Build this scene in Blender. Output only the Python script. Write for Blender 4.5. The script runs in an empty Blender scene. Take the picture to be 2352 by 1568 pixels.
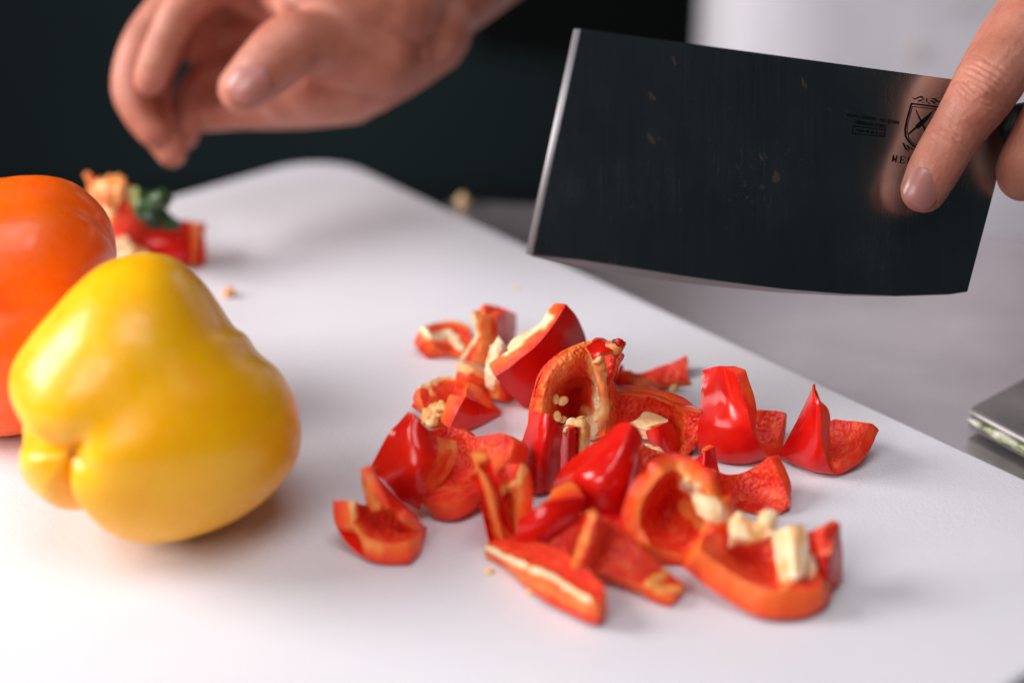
import bpy, bmesh, math, random
import numpy as np
from mathutils import Vector, Matrix, noise
random.seed(7); np.random.seed(7)
S = bpy.context.scene
COL = S.collection
# ------------------------------------------------------------------ camera
CAM_H = 0.335; PITCH = math.radians(27.0); FPX = 3923.0      # focal length in units of a 2352 px wide frame
cd = bpy.data.cameras.new('camera'); cam = bpy.data.objects.new('camera', cd); COL.objects.link(cam)
cam.location = (0, 0, CAM_H); cam.rotation_euler = (math.radians(90) - PITCH, 0, 0)
cd.sensor_width = 36; cd.lens = 36 * FPX / 2352; cd.clip_start = 0.02; cd.clip_end = 50
cd.dof.use_dof = True; cd.dof.focus_distance = 0.645; cd.dof.aperture_fstop = 2.7; cd.dof.aperture_blades = 9
S.camera = cam
S.view_settings.view_transform = 'Standard'; S.view_settings.look = 'None'
S.view_settings.exposure = 0.0; S.view_settings.gamma = 1.0
S.cycles.max_bounces = 10; S.cycles.diffuse_bounces = 5; S.cycles.use_denoising = True
# ------------------------------------------------------------------ world (dim kitchen) and lamps
W = bpy.data.worlds.new('World'); S.world = W; W.use_nodes = True
bg = W.node_tree.nodes['Background']; bg.inputs[0].default_value = (0.30, 0.46, 0.52, 1); bg.inputs[1].default_value = 0.036
def area(name, loc, target, sx, sy, power, col):
    l = bpy.data.lights.new(name, 'AREA'); l.shape = 'RECTANGLE'; l.size = sx; l.size_y = sy; l.energy = power; l.color = col
    o = bpy.data.objects.new(name, l); COL.objects.link(o); o.location = loc
    o.rotation_euler = (Vector(target) - Vector(loc)).to_track_quat('-Z', 'Y').to_euler(); return o
area('window_light', (-1.25, 0.62, 0.68), (0.0, 0.60, 0.02), 0.70, 0.85, 29, (1.0, 0.955, 0.955))
area('front_fill_light', (-0.80, -0.55, 0.95), (0.05, 0.65, 0.0), 0.8, 0.7, 10.5, (1.0, 0.965, 0.97))  # soft fill added at front left to brighten the cut faces
area('overhead_fill_light', (0.1, 0.1, 1.8), (0.05, 0.7, 0.0), 1.1, 0.9, 14.0, (0.95, 0.96, 1.0))  # soft fill added overhead for upward surfaces and the jacket
# ------------------------------------------------------------------ picture coordinates -> places
R = cam.rotation_euler.to_matrix()
AX, AY, AZ = R @ Vector((1, 0, 0)), R @ Vector((0, 1, 0)), R @ Vector((0, 0, -1))
C0 = Vector((0, 0, CAM_H))
def ray(px, py): return AX * ((px - 1176) / FPX) + AY * (-(py - 784) / FPX) + AZ
def P(px, py, z=0.0):
    r = ray(px, py); return C0 + r * ((z - CAM_H) / r.z)
def D(px, py, d): return C0 + ray(px, py) * d
def PG(px, py, yref): # point on the vertical plane at distance yref
    r = ray(px, py); return C0 + r * (yref / r.y)
# ------------------------------------------------------------------ materials
def mat(name, **k):
    m = bpy.data.materials.new(name); m.use_nodes = True
    b = m.node_tree.nodes['Principled BSDF']
    for a, v in k.items():
        a = a.replace('_', ' ')
        b.inputs[a].default_value = (*v, 1) if isinstance(v, tuple) and len(v) == 3 and 'Radius' not in a else v
    return m, m.node_tree, b
def nd(t, typ, **k):
    n = t.nodes.new(typ)
    for a, v in k.items():
        if a in n.inputs: n.inputs[a].default_value = v
        else: setattr(n, a, v)
    return n
def coord(t, scale=(1, 1, 1), rot=(0, 0, 0), kind='Object'):
    c = nd(t, 'ShaderNodeTexCoord'); m = nd(t, 'ShaderNodeMapping'); m.inputs['Scale'].default_value = scale; m.inputs['Rotation'].default_value = rot
    t.links.new(c.outputs[kind], m.inputs[0]); return m.outputs[0]
def ntex(t, vec, scale, detail=4, rough=.5, dist=0):
    n = nd(t, 'ShaderNodeTexNoise', Scale=scale, Detail=detail, Roughness=rough, Distortion=dist); t.links.new(vec, n.inputs['Vector']); return n.outputs['Fac']
def ramp(t, fac, stops):
    r = nd(t, 'ShaderNodeValToRGB'); e = r.color_ramp.elements
    while len(e) < len(stops): e.new(.5)
    for i, (p, c) in enumerate(stops): e[i].position = p; e[i].color = (*c, 1) if len(c) == 3 else c
    t.links.new(fac, r.inputs[0]); return r.outputs[0]
def mrange(t, fac, a, b, lo=0., hi=1.):
    m = nd(t, 'ShaderNodeMapRange'); t.links.new(fac, m.inputs[0])
    m.inputs[1].default_value = lo; m.inputs[2].default_value = hi; m.inputs[3].default_value = a; m.inputs[4].default_value = b; return m.outputs[0]
def bump(t, b, h, strength, dist, prev=None):
    n = nd(t, 'ShaderNodeBump', Strength=strength, Distance=dist); t.links.new(h, n.inputs['Height'])
    if prev is not None: t.links.new(prev, n.inputs['Normal'])
    t.links.new(n.outputs[0], b.inputs['Normal']); return n.outputs[0]
def mixc(t, fac, a, b, mode='MIX'):
    m = nd(t, 'ShaderNodeMix', data_type='RGBA', blend_type=mode)
    for i, v in ((6, a), (7, b)):
        if isinstance(v, tuple): m.inputs[i].default_value = (*v, 1)
        else: t.links.new(v, m.inputs[i])
    if isinstance(fac, float): m.inputs[0].default_value = fac
    else: t.links.new(fac, m.inputs[0])
    return m.outputs[2]
M = {}
# pepper skins
def skin_mat(name, c1, c2, sss, rad, rough=.22, coat=.35):
    m, t, b = mat(name, Roughness=rough, Coat_Weight=coat, Coat_Roughness=.09, Subsurface_Weight=sss, Subsurface_Scale=.004, IOR=1.42)
    b.inputs['Subsurface Radius'].default_value = rad
    v = coord(t); f = ntex(t, v, 55, 3)
    t.links.new(ramp(t, f, [(.3, c1), (.7, c2)]), b.inputs['Base Color'])
    s = ntex(t, v, 900, 2); g = ntex(t, v, 150, 3)
    n1 = bump(t, b, g, .12, .0006); bump(t, b, s, .05, .0002, n1)
    t.links.new(mrange(t, ntex(t, v, 210, 3), rough * .75, rough * 1.5, .3, .7), b.inputs['Roughness'])
    M[name] = m
skin_mat('red_skin', (.60, .004, .004), (.78, .016, .006), .10, (1., .12, .06), .19, .22)
skin_mat('yellow_skin', (.97, .42, .002), (.99, .50, .004), .30, (1., .45, .04), .30, .14)
skin_mat('orange_skin', (.95, .105, .002), (.98, .155, .003), .3, (1., .25, .03), .33, .2)
# red pepper flesh: colour by depth in the wall ("dp": 0 at the skin, 1 at the cavity) and by how pithy it is ("pale")
m, t, b = mat('red_flesh', Roughness=.42, Coat_Weight=.06, Coat_Roughness=.12, Specular_IOR_Level=.4, Subsurface_Weight=.5, Subsurface_Scale=.006)
b.inputs['Subsurface Radius'].default_value = (1, .28, .08)
v = coord(t); at = nd(t, 'ShaderNodeAttribute', attribute_name='dp')
base = ramp(t, at.outputs['Fac'], [(0, (.75, .008, .005)), (.14, (.96, .045, .006)), (.45, (1.0, .12, .010)), (.93, (1.0, .20, .028)), (1, (.90, .045, .012))])
inner = ramp(t, ntex(t, v, 170, 5, .6), [(.3, (.70, .014, .008)), (.52, (.90, .05, .014)), (.75, (1.0, .18, .055))])
isin = mrange(t, at.outputs['Fac'], 0, 1, .985, 1.0)
ar = nd(t, 'ShaderNodeAttribute', attribute_name='ripe_shade')  # deeper red: natural variation, with shade on some rims painted in
rr_ = nd(t, 'ShaderNodeMath', operation='MULTIPLY_ADD'); t.links.new(mrange(t, ntex(t, v, 110, 5, .65), -.6, .95, .3, .7), rr_.inputs[0]); rr_.inputs[1].default_value = .6; t.links.new(ar.outputs['Fac'], rr_.inputs[2])
rr_.use_clamp = True
base = mixc(t, rr_.outputs[0], base, (.84, .03, .008))
cc = mixc(t, isin, base, inner)
ap = nd(t, 'ShaderNodeAttribute', attribute_name='pale')
pn_ = nd(t, 'ShaderNodeMath', operation='MULTIPLY_ADD'); t.links.new(ntex(t, v, 260, 4, .6), pn_.inputs[0]); pn_.inputs[1].default_value = .5; pn_.inputs[2].default_value = -.25
pa_ = nd(t, 'ShaderNodeMath', operation='ADD'); t.links.new(ap.outputs['Fac'], pa_.inputs[0]); t.links.new(pn_.outputs[0], pa_.inputs[1])
pc = ramp(t, pa_.outputs[0], [(.3, (.99, .17, .02)), (.6, (1.0, .40, .10)), (.95, (1.0, .80, .52))])
t.links.new(mixc(t, mrange(t, ap.outputs['Fac'], 0, 1, .05, .5), cc, pc), b.inputs['Base Color'])
vo = nd(t, 'ShaderNodeTexVoronoi', Scale=850., feature='SMOOTH_F1'); vv = coord(t, (1, 1, .6)); t.links.new(vv, vo.inputs['Vector'])
wet = ntex(t, v, 1100, 4, .6, 1.2)
hm = nd(t, 'ShaderNodeMath', operation='MULTIPLY'); t.links.new(vo.outputs['Distance'], hm.inputs[0]); t.links.new(mrange(t, at.outputs['Fac'], .15, 1, .9, 1.0), hm.inputs[1])
n1 = bump(t, b, hm.outputs[0], .8, .0013); bump(t, b, wet, .45, .0005, n1)
M['red_flesh'] = m
m, t, b = mat('pith', Roughness=.42, Subsurface_Weight=.5, Subsurface_Scale=.004, Coat_Weight=.15)
b.inputs['Subsurface Radius'].default_value = (1, .6, .3)
v = coord(t)
t.links.new(ramp(t, ntex(t, v, 120, 4), [(.30, (.98, .42, .14)), (.48, (1.0, .64, .33)), (.7, (1.0, .78, .52))]), b.inputs['Base Color'])
bump(t, b, ntex(t, v, 500, 4, .6), .5, .0008); M['pith'] = m
m, t, b = mat('yellow_pith', Roughness=.36, Subsurface_Weight=.4, Subsurface_Scale=.003, Coat_Weight=.25)
b.inputs['Subsurface Radius'].default_value = (1, .6, .2)
v = coord(t); t.links.new(ramp(t, ntex(t, v, 160, 4), [(.3, (.86, .34, .07)), (.6, (.90, .58, .22)), (.8, (.94, .76, .42))]), b.inputs['Base Color'])
bump(t, b, ntex(t, v, 420, 4, .6), .6, .0009); M['yellow_pith'] = m
m, t, b = mat('orange_pith', Roughness=.4, Subsurface_Weight=.4, Subsurface_Scale=.004)
b.inputs['Subsurface Radius'].default_value = (1, .4, .15)
v = coord(t); t.links.new(ramp(t, ntex(t, v, 90, 4), [(.3, (.85, .14, .03)), (.55, (.90, .38, .11)), (.75, (.93, .66, .36))]), b.inputs['Base Color'])
bump(t, b, ntex(t, v, 400, 4, .6), .5, .0008); M['orange_pith'] = m
m, t, b = mat('seed', Roughness=.35, Subsurface_Weight=.3, Subsurface_Scale=.001, Coat_Weight=.2)
v = coord(t); t.links.new(ramp(t, ntex(t, v, 300, 3), [(.35, (.82, .45, .14)), (.7, (.90, .66, .32))]), b.inputs['Base Color']); M['seed'] = m
m, t, b = mat('green_stem', Roughness=.4, Subsurface_Weight=.1, Subsurface_Scale=.002)
v = coord(t); t.links.new(ramp(t, ntex(t, v, 90, 4), [(.35, (.004, .024, .004)), (.7, (.03, .10, .012))]), b.inputs['Base Color'])
bump(t, b, ntex(t, v, 300, 4), .5, .001); M['green_stem'] = m
M['pale_green'] = mat('pale_green', Base_Color=(.45, .55, .16), Roughness=.4, Subsurface_Weight=.2, Subsurface_Scale=.002)[0]
# plastic board
m, t, b = mat('board_plastic', Roughness=.46, Subsurface_Weight=.25, Subsurface_Scale=.006, IOR=1.5)
b.inputs['Subsurface Radius'].default_value = (1, .95, .95)
v = coord(t, (1, 1, 1), (0, 0, .5)); t.links.new(ramp(t, ntex(t, v, 9, 4), [(.3, (.735, .72, .76)), (.7, (.77, .755, .79))]), b.inputs['Base Color'])
n1 = bump(t, b, ntex(t, coord(t, (1, 1.8, 1), (0, 0, .3)), 900, 3, .6), .55, .0006)
# fine knife scratches
sc = ntex(t, coord(t, (25, 1, 1), (0, 0, 1.0)), 60, 2, .5); bump(t, b, ramp(t, sc, [(.60, (0, 0, 0)), (.66, (1, 1, 1))]), .05, .0003, n1)
M['board_plastic'] = m
# steel counter
m, t, b = mat('brushed_steel', Metallic=.88, Roughness=.36)
v = coord(t)
t.links.new(ramp(t, ntex(t, v, 7, 6, .65), [(.3, (.58, .545, .555)), (.7, (.72, .685, .695))]), b.inputs['Base Color'])
t.links.new(mrange(t, ntex(t, v, 12, 5, .6), .27, .40, .3, .7), b.inputs['Roughness'])
bump(t, b, ntex(t, coord(t, (1, 40, 1), (0, 0, .35)), 25, 4), .08, .0005); M['brushed_steel'] = m
# cleaver blade
m, t, b = mat('blade_steel', Metallic=1.0, Roughness=.24)
v = coord(t)
t.links.new(ramp(t, ntex(t, v, 20, 5), [(.3, (.38, .40, .41)), (.7, (.48, .50, .51))]), b.inputs['Base Color'])
streak = ntex(t, coord(t, (90, 1.2, 1)), 30, 4, .6)
smear = ntex(t, v, 24, 5, .6)
r1 = mrange(t, streak, .20, .26, .3, .7); r2 = mrange(t, smear, 0, .06, .45, .8)
ad = nd(t, 'ShaderNodeMath', operation='ADD'); t.links.new(r1, ad.inputs[0]); t.links.new(r2, ad.inputs[1]); t.links.new(ad.outputs[0], b.inputs['Roughness'])
bump(t, b, streak, .02, .0002); M['blade_steel'] = m
M['etch'] = mat('etch', Base_Color=(.002, .0025, .003), Roughness=.7, Specular_IOR_Level=.1)[0]
M['edge_steel'] = mat('edge_steel', Base_Color=(.42, .40, .41), Metallic=.9, Roughness=.6)[0]
M['handle_black'] = mat('handle_black', Base_Color=(.008, .009, .010), Roughness=.5)[0]
M['dried_juice'] = mat('dried_juice', Base_Color=(.22, .14, .10), Roughness=.5, Alpha=.17)[0]
# skin
m, t, b = mat('human_skin', Roughness=.5, Subsurface_Weight=.28, Subsurface_Scale=.004, Coat_Weight=.06)
b.inputs['Subsurface Radius'].default_value = (1, .35, .2)
v = coord(t)
c1 = ramp(t, ntex(t, v, 60, 5, .6), [(.28, (.36, .115, .07)), (.5, (.47, .17, .108)), (.74, (.57, .24, .165))])
t.links.new(mixc(t, mrange(t, ntex(t, v, 35, 2), 0, .5, .5, .8), c1, (.50, .11, .07)), b.inputs['Base Color'])
vo = nd(t, 'ShaderNodeTexVoronoi', Scale=1100., feature='DISTANCE_TO_EDGE'); t.links.new(v, vo.inputs['Vector'])
n1 = bump(t, b, mrange(t, vo.outputs[0], 0, 1, 0, .3), .25, .0003)
n2 = bump(t, b, ntex(t, coord(t, (1, 3.2, 1), (0, 0, -.75)), 330, 5, .65), .45, .0007, n1); M['human_skin'] = m
m, t, b = mat('nail', Base_Color=(.40, .165, .14), Roughness=.3, Subsurface_Weight=.2, Subsurface_Scale=.002, Coat_Weight=.15)
M['nail'] = m
# cloth
m, t, b = mat('white_cloth', Roughness=.85, Sheen_Weight=.1)
v = coord(t); t.links.new(ramp(t, ntex(t, v, 3, 3), [(.3, (.88, .85, .90)), (.7, (.91, .88, .93))]), b.inputs['Base Color'])
bump(t, b, ntex(t, v, 14, 4), .3, .01); M['white_cloth'] = m
M['stain'] = mat('stain', Base_Color=(.76, .62, .60), Roughness=.8)[0]
m, t, b = mat('teal_dark', Roughness=.8); v = coord(t)
t.links.new(ramp(t, ntex(t, v, 1.2, 3), [(.3, (.014, .030, .033)), (.7, (.024, .048, .050))]), b.inputs['Base Color']); M['teal_dark'] = m
M['black_panel'] = mat('black_panel', Base_Color=(.0015, .002, .0022), Roughness=.8, Specular_IOR_Level=.1)[0]
m, t, b = mat('dark_floor', Roughness=.6); M['dark_floor'] = m; b.inputs['Base Color'].default_value = (.03, .035, .04, 1)
# steel plate
m, t, b = mat('dull_plate', Metallic=.2, Roughness=.5); v = coord(t)
t.links.new(ramp(t, ntex(t, v, 30, 5), [(.3, (.10, .09, .085)), (.7, (.22, .19, .19))]), b.inputs['Base Color'])
bump(t, b, ntex(t, v, 60, 4), .2, .001); M['dull_plate'] = m
m, t, b = mat('plate_edge', Roughness=.4); v = coord(t)
t.links.new(ramp(t, ntex(t, v, 90, 4, .7), [(.36, (.03, .06, .03)), (.44, (.34, .36, .16)), (.56, (.62, .60, .56))]), b.inputs['Base Color']); M['plate_edge'] = m
M['lit_plate_lip'] = mat('lit_plate_lip', Base_Color=(.60, .55, .54), Roughness=.35)[0]  # pale tone paints the lit front edge into the colour
M['scar'] = mat('scar', Base_Color=(.42, .17, .02), Roughness=.7)[0]
M['crumb'] = mat('crumb', Base_Color=(.80, .55, .28), Roughness=.6)[0]
# ------------------------------------------------------------------ object helpers
def link(o, parent=None):
    COL.objects.link(o)
    if parent is not None: o.parent = parent; o.matrix_parent_inverse = Matrix.Translation(-parent.location)
    return o
def tag(o, label=None, cat=None, group=None, kind=None):
    if label: o['label'] = label
    if cat: o['category'] = cat
    if group: o['group'] = group
    if kind: o['kind'] = kind
    return o
def thing(name, label, cat, loc, group=None):
    return tag(link_root(bpy.data.objects.new(name, None), loc), label, cat, group)
def link_root(o, loc):
    COL.objects.link(o); o.location = loc; o.empty_display_size = .01; return o
def mesh(name, V, F, m, parent=None, smooth=True, attr=None, mats=None):
    V = np.asarray(V, dtype=float)
    org = Vector((0, 0, 0)) if parent is not None else Vector(V.mean(0))
    if parent is None: V = V - np.array(org)
    me = bpy.data.meshes.new(name); me.from_pydata([tuple(p) for p in V], [], [tuple(f) for f in F])
    for x in (mats or [m]): me.materials.append(M[x])
    if attr is not None:
        a = me.attributes.new('dp', 'FLOAT', 'POINT'); a.data.foreach_set('value', np.asarray(attr, dtype=np.float32))
    me.polygons.foreach_set('use_smooth', [smooth] * len(me.polygons)); me.update()
    o = bpy.data.objects.new(name, me); link(o, parent)
    if parent is None: o.location = org
    return o
def n3(p, s, off=0.0):
    return noise.noise(Vector((p[0] * s + off, p[1] * s + off * .7, p[2] * s - off)))
# ---- smooth interpolation of a control grid
def cr(pts, n):
    pts = np.asarray(pts, float); k = len(pts)
    ext = np.concatenate([[2 * pts[0] - pts[1]], pts, [2 * pts[-1] - pts[-2]]])
    out = []
    for q in np.linspace(0, k - 1, n):
        i = min(int(q), k - 2); f = q - i
        a, b_, c, d = ext[i], ext[i + 1], ext[i + 2], ext[i + 3]
        out.append(.5 * ((2 * b_) + (-a + c) * f + (2 * a - 5 * b_ + 4 * c - d) * f * f + (-a + 3 * b_ - 3 * c + d) * f ** 3))
    return np.array(out)
def resample(grid, nv, nu):
    g = np.array([cr(np.asarray(col, float), nu) for col in grid])
    return np.array([cr(g[:, j], nv) for j in range(nu)]).transpose(1, 0, 2)
MINZ = {}
def sheet(parent, cols, yb, T, front='skin', flip=1, nv=34, nu=34, seed=0., bumpy=.35, xb=None, skin='red_skin', pale=(), taper=(), rim_pale=0.0, ripe_shade=0.12, fmat='red_flesh', names=('skin', 'flesh')):
    """cols: left to right, each top to bottom, (px, py, mm behind the contact line). Makes the parts skin and flesh of a wall of pepper."""
    xb = xb if xb is not None else np.mean([c[0] for col in cols for c in col])
    y0 = P(xb, yb, 0).y
    W3 = [[tuple(PG(x, y, y0 + g / 1000.)) for (x, y, g) in col] for col in cols]
    G = resample(W3, nv, nu)
    for i in range(nv):
        for j in range(nu):
            p = G[i, j]; e = min(i, j, nv - 1 - i, nu - 1 - j)
            a = .0005 if e > 1 else .0007
            G[i, j] = p + a * np.array([n3(p, 90, seed + 3), n3(p, 90, seed + 9), n3(p, 90, seed + 15)])
    du = np.gradient(G, axis=1); dv = np.gradient(G, axis=0)
    N = np.cross(du, dv); N /= (np.linalg.norm(N, axis=2, keepdims=True) + 1e-12)
    for _ in range(4):
        Np = np.pad(N, ((1, 1), (1, 1), (0, 0)), mode='edge')
        N = (Np[1:-1, 1:-1] * 2 + Np[:-2, 1:-1] + Np[2:, 1:-1] + Np[1:-1, :-2] + Np[1:-1, 2:]); N /= np.linalg.norm(N, axis=2, keepdims=True)
    N *= flip
    th = np.array([[T / 1000. * (1 + .16 * n3(G[i, j], 70, seed)) for j in range(nu)] for i in range(nv)])[..., None]
    def pix(A):
        d = A - np.array(C0); z = d @ np.array(AZ); return np.stack([1176 + FPX * (d @ np.array(AX)) / z, 784 - FPX * (d @ np.array(AY)) / z], -1)
    XY = pix(G)
    for (tx, ty, tr) in taper:
        dd = np.hypot(XY[..., 0] - tx, XY[..., 1] - ty); th = th * (np.clip(dd / tr, .12, 1) ** .8)[..., None]
    B = G - N * th
    def palew(A, k):
        """how pithy each point is: near the listed picture-space lines"""
        xy = pix(np.asarray(A)); out_ = np.zeros(xy.shape[:-1]); lift = np.zeros(xy.shape[:-1])
        for (pts, r, val, bul) in pale:
            dmin = np.full(xy.shape[:-1], 1e9)
            for (ax_, ay_), (bx_, by_) in zip(pts[:-1], pts[1:]):
                ex, ey = bx_ - ax_, by_ - ay_; L2 = ex * ex + ey * ey + 1e-9
                f = np.clip(((xy[..., 0] - ax_) * ex + (xy[..., 1] - ay_) * ey) / L2, 0, 1)
                dmin = np.minimum(dmin, np.hypot(xy[..., 0] - ax_ - f * ex, xy[..., 1] - ay_ - f * ey))
            nz = np.array([n3(p_, 260, seed) for p_ in np.asarray(A).reshape(-1, 3)]).reshape(dmin.shape)
            w = np.clip((r * (1.15 + .5 * nz) - dmin) / (r * .8), 0, 1); w = w * w * (3 - 2 * w)
            out_ = np.maximum(out_, w * val); lift = lift + w * bul
        return out_, lift
    zmin = min(G[..., 2].min(), B[..., 2].min())
    MINZ.setdefault(parent.name, []).append(round(zmin * 1000, 1))
    for A in (G, B): A[..., 2] = np.maximum(A[..., 2], .0004)
    out, inn = (G, B) if front == 'skin' else (B, G)
    sgn = 1 if front == 'skin' else -1      # inner relief pushes into the cavity
    inn = inn.copy()
    for i in range(1, nv - 1):
        for j in range(1, nu - 1):
            p = inn[i, j]; inn[i, j] = p - sgn * N[i, j] * .001 * bumpy * (.5 * n3(p, 250, seed) + .5 * n3(p, 750, seed + 4))
    if pale:
        lw = palew(inn, 0)[1]; inn = inn + sgn * -N * 0.001 * lw[..., None] if front == 'skin' else inn + N * .001 * lw[..., None]
    idx = lambda i, j: i * nu + j
    quads = [(idx(i, j), idx(i, j + 1), idx(i + 1, j + 1), idx(i + 1, j)) for i in range(nv - 1) for j in range(nu - 1)]
    s_o = mesh(names[0], out.reshape(-1, 3), quads if front == 'skin' else [q[::-1] for q in quads], skin, parent)
    # flesh: cavity side + rim
    V = list(inn.reshape(-1, 3)); A = [1.0] * len(V)
    F = [q[::-1] for q in quads] if front == 'skin' else list(quads)
    loop = [(i, 0) for i in range(nv)] + [(nv - 1, j) for j in range(1, nu)] + [(i, nu - 1) for i in range(nv - 2, -1, -1)] + [(0, j) for j in range(nu - 2, 0, -1)]
    K = 6; L = len(loop); base = len(V)
    cen = G.reshape(-1, 3).mean(0)
    for k in range(K + 1):
        f = k / K
        for (i, j) in loop:
            o_, n_ = out[i, j], inn[i, j]; p = o_ * (1 - f) + n_ * f
            if 0 < k < K:
                w = p * .0
                p = p + .00045 * np.array([n3(p, 220, seed + 1), n3(p, 220, seed + 2), n3(p, 220, seed + 5)])
                # the cut swells a little between skin and cavity
                d = p - cen; d /= np.linalg.norm(d) + 1e-9; p = p + d * .00035 * math.sin(math.pi * f)
            V.append(p); A.append(f * .97)
    for k in range(K):
        for l in range(L):
            a, b_ = base + k * L + l, base + k * L + (l + 1) % L; c, d = b_ + L, a + L
            F.append((a, b_, c, d) if front != 'skin' else (d, c, b_, a))
    f_o = mesh(names[1], V, F, fmat, parent, attr=A)
    at_ = f_o.data.attributes.new('ripe_shade', 'FLOAT', 'POINT'); at_.data.foreach_set('value', np.full(len(V), ripe_shade, dtype=np.float32))
    if pale or rim_pale:
        pw = palew(np.array(V), 1)[0] if pale else np.zeros(len(V))
        if rim_pale: pw = np.maximum(pw, [rim_pale * max(0, (a_ - .3) / .7) * (a_ < .98) for a_ in A])
        at_ = f_o.data.attributes.new('pale', 'FLOAT', 'POINT'); at_.data.foreach_set('value', pw.astype(np.float32))
    return s_o, f_o
def pith(parent, cols, yb, T, m='pith', **k):
    """a flat torn wall of pith, one membrane of two faces"""
    k.setdefault('nv', 24); k.setdefault('nu', 24); k.setdefault('bumpy', .8)
    n0 = len(bpy.data.objects); a, b_ = sheet(parent, cols, yb, T, 'flesh', skin=m, fmat=m, names=('membrane', 'membrane'), **k)
    bm = bmesh.new(); bm.from_mesh(a.data); bm.from_mesh(b_.data); bmesh.ops.remove_doubles(bm, verts=bm.verts, dist=1e-5)
    bm.to_mesh(b_.data); bm.free(); bpy.data.objects.remove(a); return b_
def lump(parent, pts, yb=None, m='pith', name='membrane', xb=None, seg=12, n=16, rough=.25, flat=1.0, y0=None, seed=0., **tg):
    """a fleshy rib or scrap: round path through (px, py, mm behind, radius mm)"""
    if y0 is None: y0 = P(xb if xb is not None else np.mean([p[0] for p in pts]), yb, 0).y
    ctl = [list(PG(x, y, y0 + g / 1000.)) + [r / 1000.] for (x, y, g, r) in pts]
    return tube(parent, ctl, m, name, seg, n, rough, flat, seed)
def tube(parent, ctl, m, name, seg=12, n=16, rough=.25, flat=1.0, seed=0., up=(0, 0, 1)):
    c = cr(ctl, n); V = []; F = []
    for i in range(n):
        p = c[i, :3]; t_ = c[min(i + 1, n - 1), :3] - c[max(i - 1, 0), :3]; t_ /= np.linalg.norm(t_) + 1e-9
        a = np.cross(t_, np.array(up)); a /= np.linalg.norm(a) + 1e-9; b_ = np.cross(a, t_)
        f = i / (n - 1); r = max(c[i, 3], .0001) * min(1, math.sqrt(max(0, 1 - max(0, abs(2 * f - 1) - .72) ** 2 / .28 ** 2)) + .02)
        for s in range(seg):
            q = 2 * math.pi * s / seg; d = a * math.cos(q) + b_ * math.sin(q) * flat
            x = p + d * r; x = x + d * r * rough * (1.1 * n3(x, 260, seed) + .9 * n3(x, 600, seed + 3)); V.append(x)
    for i in range(n - 1):
        for s in range(seg): F.append((i * seg + s, (i + 1) * seg + s, (i + 1) * seg + (s + 1) % seg, i * seg + (s + 1) % seg))
    V += [c[0, :3], c[-1, :3]]; a = len(V) - 2
    for s in range(seg): F += [(a, s, (s + 1) % seg), (a + 1, (n - 1) * seg + (s + 1) % seg, (n - 1) * seg + s)]
    V = np.array(V); V[:, 2] = np.maximum(V[:, 2], .0002 if V[:, 2].max() > .0 else -1)
    return mesh(name, V, F, m, parent)
# ------------------------------------------------------------------ THE SETTING
# cutting board: top face z = 0
Cc, E1, E2 = P(752, 349), P(398, 448.8), P(2352, 1094)
e2 = (E2 - Cc); e2.z = 0; e2.normalize(); e1 = Vector((e2.y, -e2.x, 0))
if e1.dot(E1 - Cc) < 0: e1 = -e1
BW = (P(2352, 1552) - Cc).dot(e2); BL = 0.62; BT = 0.016
def rounded_rect(L, Wd, r, k=12):
    pts = []
    for (cx, cy, a0) in ((r, r, math.pi), (L - r, r, 1.5 * math.pi), (L - r, Wd - r, 0), (r, Wd - r, .5 * math.pi)):
        for q in range(k + 1):
            a = a0 + q / k * math.pi / 2; pts.append((cx + r * math.cos(a), cy + r * math.sin(a)))
    return pts
def slab(name, origin, ax, ay, L, Wd, r, top, thick, m, bev=.0015, parent=None, k=12):
    rings = []
    for (ins, z) in ((0, top - thick), (0, top - bev), (bev * .3, top - bev * .3), (bev, top)):
        o = rounded_rect(L - 2 * ins, Wd - 2 * ins, max(r - ins, .0003), k); rings.append([origin + ax * (x + ins) + ay * (y + ins) + Vector((0, 0, z)) for x, y in o])
    n = len(rings[0]); V = [p for rg in rings for p in rg]; F = []
    for q in range(3):
        for i in range(n): F.append((q * n + i, q * n + (i + 1) % n, (q + 1) * n + (i + 1) % n, (q + 1) * n + i))
    F.append(tuple(range(3 * n, 4 * n))); F.append(tuple(range(n - 1, -1, -1)))
    if ax.cross(ay).z < 0: F = [f[::-1] for f in F]
    o = mesh(name, [tuple(p) for p in V], F, m, parent, smooth=False)
    return o
board = slab('cutting_board', Vector((Cc.x, Cc.y, 0)), e1, e2, BL, BW, .036, 0, BT, 'board_plastic', bev=.0025)
tag(board, 'large white plastic cutting board with rounded corners under the peppers', 'cutting board')
# steel counter
ctz = -BT - .001
fa, fb = P(750, 446, ctz), P(2352, 150, ctz)
fx = Vector((1, .0, 0)); f0 = P(1030, 456, ctz)
near = P(2300, 1600, ctz)
cdir = (P(2352, 540, ctz) - P(1030, 456, ctz)); cdir.z = 0; cdir.normalize(); cper = Vector((-cdir.y, cdir.x, 0))
dn = (near - f0).dot(cper)
cbase = f0 - cdir * 0.0 + cper * dn; cbase.z = 0
slab('counter_top', cbase, cdir, cper, 2.2, -dn, .004, ctz, .03, 'brushed_steel', .002)['kind'] = 'structure'
def quadbox(name, pts, m, th=(0, 0, -.02), kind=None):
    V = [Vector(p) for p in pts]; t_ = Vector(th); n = len(V); VV = V + [p + t_ for p in V]
    F = [tuple(range(n)), tuple(range(2 * n - 1, n - 1, -1))] + [(i, i + n, (i + 1) % n + n, (i + 1) % n) for i in range(n)]
    o = mesh(name, [tuple(p) for p in VV], F, m, smooth=False)
    if kind: o['kind'] = kind
    return o
quadbox('floor', [(-4, -2, -.95), (4, -2, -.95), (4, 4.2, -.95), (-4, 4.2, -.95)], 'dark_floor', kind='structure')
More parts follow.
